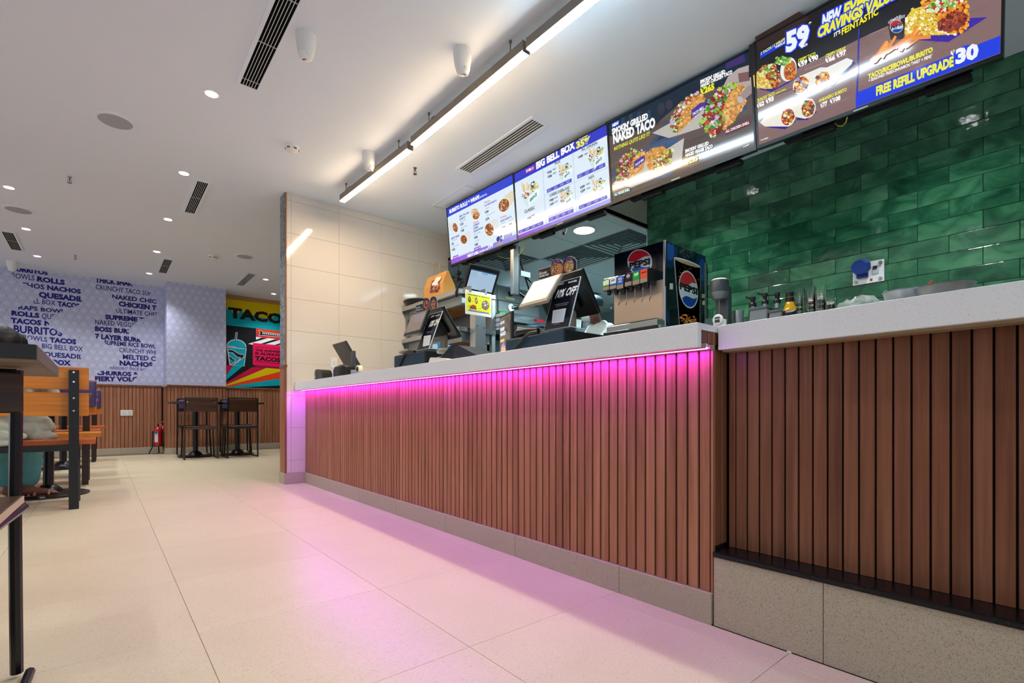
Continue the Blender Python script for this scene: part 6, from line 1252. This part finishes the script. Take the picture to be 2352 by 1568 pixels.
# fire extinguisher on its stand
fx_, fy_ = atY(363, 1000, 9.40).x, 9.40
fs = thing('extinguisher_stand', 'black three-legged stand holding the fire extinguisher', 'stand', (fx_, fy_, 0)); b = None
for a in (200, 320, 80):
    ca, sa = math.cos(math.radians(a)), math.sin(math.radians(a)); B().tube([(ca*.125, sa*.125, .01), (ca*.075, sa*.075, .12), (ca*.072, sa*.072, .36)], .008, 8).obj('leg', m_tube, fs)
for z in (.125, .33): B().tube([(.072*math.cos(2*PI*i/16), .072*math.sin(2*PI*i/16), z) for i in range(17)], .006, 6).obj('ring', m_tube, fs)
B().cyl((0, 0, .121), (0, 0, .125), .07, 18).obj('plate', m_tube, fs)
fe = thing('fire_extinguisher', 'red fire extinguisher with brass handle in the corner by the column', 'fire extinguisher', (fx_, fy_, .1255)); m_red = mat('extinguisher_red', '#b40d14', .2, coat=.5)
B().lathe([(0, .0), (.05, .002), (.052, .02), (.052, .24), (.046, .27), (.02, .292), (.016, .30), (0, .30)], n=26).obj('cylinder', m_red, fe, smooth=.7); B().cyl((0, 0, .30), (0, 0, .345), .012, 12).obj('valve', m_black, fe); B().tube([(-.045, 0, .355), (0, 0, .345), (.06, 0, .375), (.11, 0, .40), (.115, 0, .44)], .005, 6).tube([(-.03, 0, .33), (.05, 0, .33)], .005, 6).obj('handle', mat('brass', '#b8803a', .3, metal=.8), fe)
B().tube([(.02, -.01, .31), (.06, -.02, .30), (.055, -.04, .26)], .011, 8).obj('nozzle', m_red, fe); B().cyl((-.03, -.012, .318), (-.034, -.02, .318), .012, 12).obj('gauge', m_chrome, fe)
b = B(); b.lathe([(.0525, .06), (.0525, .22)], n=60); [b.bm.faces.remove(f) for f in b.bm.faces[:] if not (f.calc_center_median().y < 0 and -.045 < f.calc_center_median().x < -.005)]; b.obj('label', mat('label_white', '#d8dce0', .5), fe); B().box(-.042, -.012, -.053, -.05, .195, .23).obj('label_blue', mat('label_blue', '#1f6ab8', .5), fe)
c = atY(291, 948, YA-.012); t_ = thing('wall_socket', 'white double socket plate on the slatted wainscot', 'socket', (c.x, YA-.0145, c.z)); B().box(-.075, .075, -.012, 0, -.045, .045, .004).obj('plate', m_white, t_); B().box(.015, .05, -.016, -.012, -.03, .03, .002).obj('rocker', m_offw, t_)
me = B().cyl((0, -.0125, 0), (0, -.0135, 0), .006, 10).mesh('pin_hole', m_greys)
for x, z in ((-.045, -.012), (-.02, -.012), (-.033, .015)): link('pin_hole', me, t_, (x, 0, z))

# ---------------- people ----------------
def fig(name, parent, m, caps, balls=(), voxel=.012, sm=3, clouds=None):
    b = B()
    for p0, p1, r0, r1 in caps:
        p0, p1 = V3(p0), V3(p1); b.cyl(p0, p1, r0, 14, r1); b.ball(p0, r0, 14); b.ball(p1, r1, 14)
    for c_, r, s_ in balls: b.ball(c_, r, 18, s_)
    o = b.obj(name, m, parent); md = o.modifiers.new('r', 'REMESH'); md.mode = 'VOXEL'; md.voxel_size = voxel; md.use_smooth_shade = True
    s2 = o.modifiers.new('s', 'SMOOTH'); s2.iterations = sm; s2.factor = .5
    if clouds:
        tx = bpy.data.textures.new('folds', 'CLOUDS'); tx.noise_scale = clouds[0]; d_ = o.modifiers.new('d', 'DISPLACE'); d_.texture = tx; d_.strength = clouds[1]; d_.texture_coords = 'GLOBAL'
    return o
def hand(wr, d, up, s_=1):
    """palm, four unequal curled fingers and a thumb; d: pointing direction, up: back of the hand"""
    wr, d, up = V3(wr), V3(d).normalized(), V3(up).normalized(); sd_ = d.cross(up).normalized()*s_; out = [(wr, wr+d*.05, .024, .030), (wr+d*.03-sd_*.015, wr+d*.075-sd_*.018, .018, .018), (wr+d*.03+sd_*.015, wr+d*.075+sd_*.018, .018, .018)]
    for k, L in zip((-1.5, -.5, .5, 1.5), (.062, .074, .069, .052)):
        a = wr+d*.078+sd_*k*.0185; b_ = a+d*L*.5-up*.006; c_ = b_+d*L*.34-up*.022; out += [(a, b_, .0088, .0082), (b_, c_, .0082, .0070)]
    a = wr+d*.02-sd_*.026; b_ = a-sd_*.022+d*.03-up*.008; out += [(a, b_, .011, .010), (b_, b_+d*.03+sd_*.004-up*.010, .0095, .008)]
    return out
def head_balls(c, f, r=.092):
    c, f = V3(c), V3(f).normalized(); sd_ = f.cross(V3((0, 0, 1))).normalized()
    return [(c+V3((0, 0, .02)), r, (.86, .98, 1.08)), (c+f*.02-V3((0, 0, .045)), r*.74, (.9, .95, .95)), (c+f*.088-V3((0, 0, .008)), .014, (1, 1, 1.4)), (c+f*.098-V3((0, 0, .022)), .012, (1, 1, .9)), (c+sd_*.080, .017, (.6, 1, 1.6)), (c-sd_*.080, .017, (.6, 1, 1.6)), (c+f*.083-V3((0, 0, .052)), .014, (1.4, 1, .6))], sd_
def face(parent, c, f):
    c, f = V3(c), V3(f).normalized(); sd_ = f.cross(V3((0, 0, 1))).normalized()
    for s_ in (-1, 1): B().ball(c+f*.082+sd_*.03*s_+V3((0, 0, .012)), .010, 10).obj('eye', m_white, parent, smooth=1.); 
m_sk = mat('brown_skin', '#7a5140', .55, spec=.3); m_sk2 = mat('warm_skin', '#8f6350', .55, spec=.3); m_hair = mat('black_hair', '#0c0a0b', .5, spec=.4, bump=(160, .5, .004))
m_kurta = mat('pale_sage_cloth', '#a3ab9a', .85, spec=.15, bump=(120, .4, .004)); m_teal = mat('teal_trousers', '#4f8f90', .8, bump=(60, .3, .004)); m_jean = mat('blue_denim', '#2a4a63', .85, bump=(150, .4, .003)); m_shoe = mat('black_shoe', '#0b0c0e', .3); m_sand = mat('brown_sandal', '#a8825f', .6); m_grey_t = mat('grey_shirt', '#4d5560', .85)
# woman in the sage kurta on the nearest bench, back to us
p = thing('person', 'seated person in pale sage kurta and teal trousers with brown sandals on the nearest bench', 'person', (-.5, 4.72, 0)); 
O_ = V3(p.location); L_ = lambda *q: V3(q)-O_
hb, sd_ = head_balls(L_(-.515, 4.80, 1.12), (.1, 1, -.15))
caps = [(L_(-.50, 4.70, .56), L_(-.50, 4.72, .80), .125, .115), (L_(-.50, 4.72, .80), L_(-.50, 4.74, .98), .12, .10), (L_(-.50, 4.75, .97), L_(-.51, 4.79, 1.06), .05, .045)]
for s_, kx in ((1, -.41), (-1, -.52)):
    caps += [(L_(-.5+.07*s_, 4.72, .555), L_(kx, 5.08, .54), .075, .055), (L_(kx, 5.09, .53), L_(kx-.015 if s_ > 0 else kx, 5.17, .11), .052, .034), (L_(kx-.015, 5.17, .07), L_(kx+.04, 5.19, .055), .032, .03), (L_(kx+.04, 5.19, .055), L_(kx+.125, 5.21, .035), .03, .020)]
    for k in range(5): caps.append((L_(kx+.115, 5.185+.013*k, .035), L_(kx+.155-.006*k, 5.187+.013*k, .03), .010, .008))
    sx_ = -.5+.17*s_; caps += [(L_(sx_, 4.75, .97), L_(sx_+.05*s_, 4.80, .76), .042, .034), (L_(sx_+.05*s_, 4.80, .76), L_(-.5+.12*s_, 4.98, .82), .032, .024)]; caps += hand(L_(-.5+.12*s_, 4.99, .825), (-.1*s_, 1, 0), (0, 0, 1), s_)
fig('body', p, m_sk, caps, hb, .0085, 4); face(p, L_(-.515, 4.80, 1.12), (.1, 1, -.15))
fig('hair', p, m_hair, [(L_(-.515, 4.76, 1.13), L_(-.515, 4.72, 1.02), .085, .045)], [(L_(-.515, 4.785, 1.145), .100, (.95, 1., .98))], .012, 3, (.02, .008))
fig('kurta', p, m_kurta, [(L_(-.50, 4.72, .70), L_(-.50, 4.73, .97), .15, .135), (L_(-.66, 4.74, .96), L_(-.72, 4.80, .78), .062, .055), (L_(-.34, 4.74, .96), L_(-.28, 4.80, .78), .062, .055), (L_(-.56, 4.60, .56), L_(-.36, 4.64, .54), .10, .085), (L_(-.62, 4.72, .56), L_(-.34, 4.76, .55), .12, .09), (L_(-.44, 4.8, .56), L_(-.41, 5.05, .555), .10, .075), (L_(-.57, 4.8, .56), L_(-.52, 5.05, .555), .10, .075),
     (L_(-.70, 4.50, .49), L_(-.40, 4.50, .50), .03, .025), (L_(-.70, 4.475, .44), L_(-.42, 4.475, .455), .016, .012), (L_(-.34, 4.6, .50), L_(-.25, 4.62, .485), .05, .02)], [(L_(-.44, 4.66, .555), .15, (1.3, .85, .62)), (L_(-.62, 4.66, .56), .15, (1.2, .9, .7))], .011, 3, (.09, .05))
fig('trousers', p, m_teal, [(L_(-.41, 5.07, .53), L_(-.415, 5.15, .30), .085, .078), (L_(-.415, 5.15, .30), L_(-.42, 5.165, .16), .078, .066), (L_(-.52, 5.08, .53), L_(-.52, 5.15, .30), .085, .078), (L_(-.52, 5.15, .30), L_(-.525, 5.17, .16), .078, .064)], (), .012, 2, (.05, .02))
for kx in (-.41, -.52):
    sn = B().prism([(-.055, -.035), (.0, -.045), (.09, -.048), (.155, -.02), (.16, .02), (.10, .045), (0, .042), (-.055, .03)], L_(kx-.01, 5.195, 0), (1, .1, 0), (-.1, 1, 0), (0, 0, 1), 0, .024).obj('sandal', m_sand, p)
    B().tube([L_(kx+.02, 5.155, .025), L_(kx+.03, 5.175, .082), L_(kx+.04, 5.215, .085), L_(kx+.03, 5.245, .025)], .009, 8).tube([L_(kx+.10, 5.155, .025), L_(kx+.10, 5.19, .058), L_(kx+.10, 5.225, .055), L_(kx+.09, 5.245, .025)], .008, 8).obj('sandal_strap', m_sand, sn)
    B().tube([L_(kx-.013+.036*math.cos(a*PI/8), 5.172+.036*math.sin(a*PI/8), .115) for a in range(17)], .0025, 5).obj('anklet', m_chrome, sn)
# companion across the table
p = thing('person', 'seated person in jeans and black shoes across the table, mostly hidden', 'person', (-.62, 6.02, 0)); O_ = V3(p.location)
hc = L_(-.565, 5.66, 1.17); hb, sd_ = head_balls(hc, (.1, -1, -.25))
caps = [(L_(-.62, 6.02, .57), L_(-.61, 5.90, .82), .125, .12), (L_(-.61, 5.90, .82), L_(-.60, 5.80, .98), .125, .11), (L_(-.595, 5.78, 1.0), L_(-.575, 5.70, 1.12), .055, .05)]
for s_ in (1, -1):
    kx = -.62+.09*s_; caps += [(L_(-.62+.08*s_, 6.0, .555), L_(kx, 5.66, .55), .08, .06), (L_(kx, 5.66, .54), L_(kx, 5.72, .11), .055, .036), (L_(kx, 5.72, .07), L_(kx+.01, 5.62, .04), .035, .028)]
    sx_ = -.605+.18*s_; caps += [(L_(sx_, 5.83, .98), L_(sx_+.05*s_, 5.72, .86), .045, .036), (L_(sx_+.05*s_, 5.72, .86), L_(-.6+.10*s_, 5.52, .83), .034, .025)]; caps += hand(L_(-.6+.10*s_, 5.51, .835), (-.2*s_, -1, 0), (0, 0, 1), -s_)
fig('body', p, m_sk2, caps, hb, .0085, 4); face(p, hc, (.1, -1, -.25))
fig('hair', p, m_hair, [(hc+V3((-.07, .02, .03)), hc+V3((-.085, .03, -.10)), .035, .03), (hc+V3((.07, .02, .03)), hc+V3((.088, .03, -.08)), .035, .03)], [(hc+V3((0, .018, .055)), .104, (.98, 1., .86))], .012, 3, (.02, .010))
fig('shirt', p, m_grey_t, [(L_(-.62, 6.02, .60), L_(-.61, 5.90, .82), .145, .14), (L_(-.61, 5.90, .82), L_(-.60, 5.80, .98), .14, .125), (L_(-.785, 5.83, .98), L_(-.83, 5.74, .88), .062, .052), (L_(-.425, 5.83, .98), L_(-.38, 5.74, .88), .062, .052)], (), .012, 3, (.06, .03))
fig('jeans', p, m_jean, [(L_(-.62, 6.02, .56), L_(-.62, 6.0, .60), .14, .13)]+[q for kx in (-.53, -.71) for q in ((L_(kx, 6.0, .56), L_(kx, 5.66, .55), .092, .075), (L_(kx, 5.66, .54), L_(kx, 5.72, .14), .072, .060))], (), .012, 2, (.05, .02))
for kx in (-.53, -.71): fig('shoe', p, m_shoe, [(L_(kx, 5.76, .045), L_(kx+.01, 5.56, .04), .042, .038), (L_(kx, 5.74, .06), L_(kx, 5.73, .11), .042, .040)], (), .010, 2)
# kitchen worker
KF = .2; p = thing('person', 'kitchen worker in dark cap, white shirt, dark apron and face mask bending behind the registers', 'person', (3.62, 3.02, KF)); O_ = V3(p.location)
hc = L_(3.455, 2.985, 1.595); fdir = V3((-.75, .55, -.55)); hb, sd_ = head_balls(hc, fdir)
caps = [(L_(3.66, 3.03, 1.0), L_(3.66, 3.03, 1.14), .13, .125), (L_(3.66, 3.03, 1.14), L_(3.58, 3.0, 1.36), .125, .125), (L_(3.56, 3.0, 1.42), L_(3.50, 2.99, 1.53), .055, .05)]
for s_ in (1, -1):
    hx = V3((.3, .9, 0)).normalized()*s_; a = L_(3.66, 3.03, .98)+hx*.08; k_ = L_(3.64, 3.03, .62)+hx*.09; an = L_(3.68, 3.03, .27)+hx*.09
    caps += [(a, k_, .078, .056), (k_, an, .054, .036), (an-V3((0, 0, .03)), an+V3((-.12, .02, -.045)), .034, .026)]
    sh = L_(3.575, 3.0, 1.40)+hx*.17; el = L_(3.42, 3.05, 1.20)+hx*.20; wr = L_(3.20, 3.15, 1.18)+hx*.10; caps += [(sh, el, .046, .036), (el, wr, .034, .024)]; caps += hand(wr, (-1, .35, -.1), (0, 0, 1), s_)
fig('body', p, m_sk, caps, hb, .0085, 4); face(p, hc, fdir)
m_cap = mat('dark_teal_cap', '#1c333c', .7); m_shirt = mat('white_shirt', '#c9dde4', .8); m_apr = mat('dark_apron', '#1f2a33', .8)
fig('cap', p, m_cap, [(hc+V3((-.06, .04, .055)), hc+V3((-.135, .095, .015)), .03, .014)], [(hc+V3((.005, -.003, .06)), .104, (.92, 1.0, .72))], .010, 3)
fig('face_mask', p, mat('mask_blue', '#bcd2dc', .7), (), [(hc+fdir.normalized()*.055-V3((0, 0, .045)), .058, (.9, 1., .85))], .010, 3)
fig('shirt', p, m_shirt, [(L_(3.66, 3.03, 1.02), L_(3.66, 3.03, 1.15), .145, .14), (L_(3.66, 3.03, 1.15), L_(3.58, 3.0, 1.38), .14, .135)]+[(L_(3.575, 3.0, 1.40)+V3((.3, .9, 0)).normalized()*.16*s_, L_(3.47, 3.03, 1.26)+V3((.3, .9, 0)).normalized()*.195*s_, .064, .056) for s_ in (1, -1)], (), .011, 3, (.06, .02))
fig('apron', p, m_apr, [(L_(3.64, 3.02, .82), L_(3.64, 3.02, 1.10), .155, .152)], (), .012, 2); B().tube([L_(3.50, 3.06, 1.22), L_(3.49, 3.07, 1.36), L_(3.53, 3.05, 1.485), L_(3.60, 2.98, 1.50), L_(3.58, 2.91, 1.44), L_(3.52, 2.88, 1.34), L_(3.50, 2.90, 1.20)], .012, 8).obj('apron_strap', m_apr, p)
fig('trousers', p, m_apr, [(L_(3.66, 3.03, 1.0), L_(3.66, 3.03, .95), .14, .14)]+[q for s_ in (1, -1) for q in ((L_(3.66, 3.03, .98)+V3((.3, .9, 0)).normalized()*.08*s_, L_(3.64, 3.03, .62)+V3((.3, .9, 0)).normalized()*.09*s_, .088, .066), (L_(3.64, 3.03, .62)+V3((.3, .9, 0)).normalized()*.09*s_, L_(3.68, 3.03, .30)+V3((.3, .9, 0)).normalized()*.09*s_, .066, .055))], (), .012, 2)
for s_ in (1, -1):
    an = L_(3.68, 3.03, .245)+V3((.3, .9, 0)).normalized()*.09*s_; fig('shoe', p, m_shoe, [(an+V3((.02, 0, 0)), an+V3((-.14, .02, -.005)), .044, .040)], (), .010, 2)
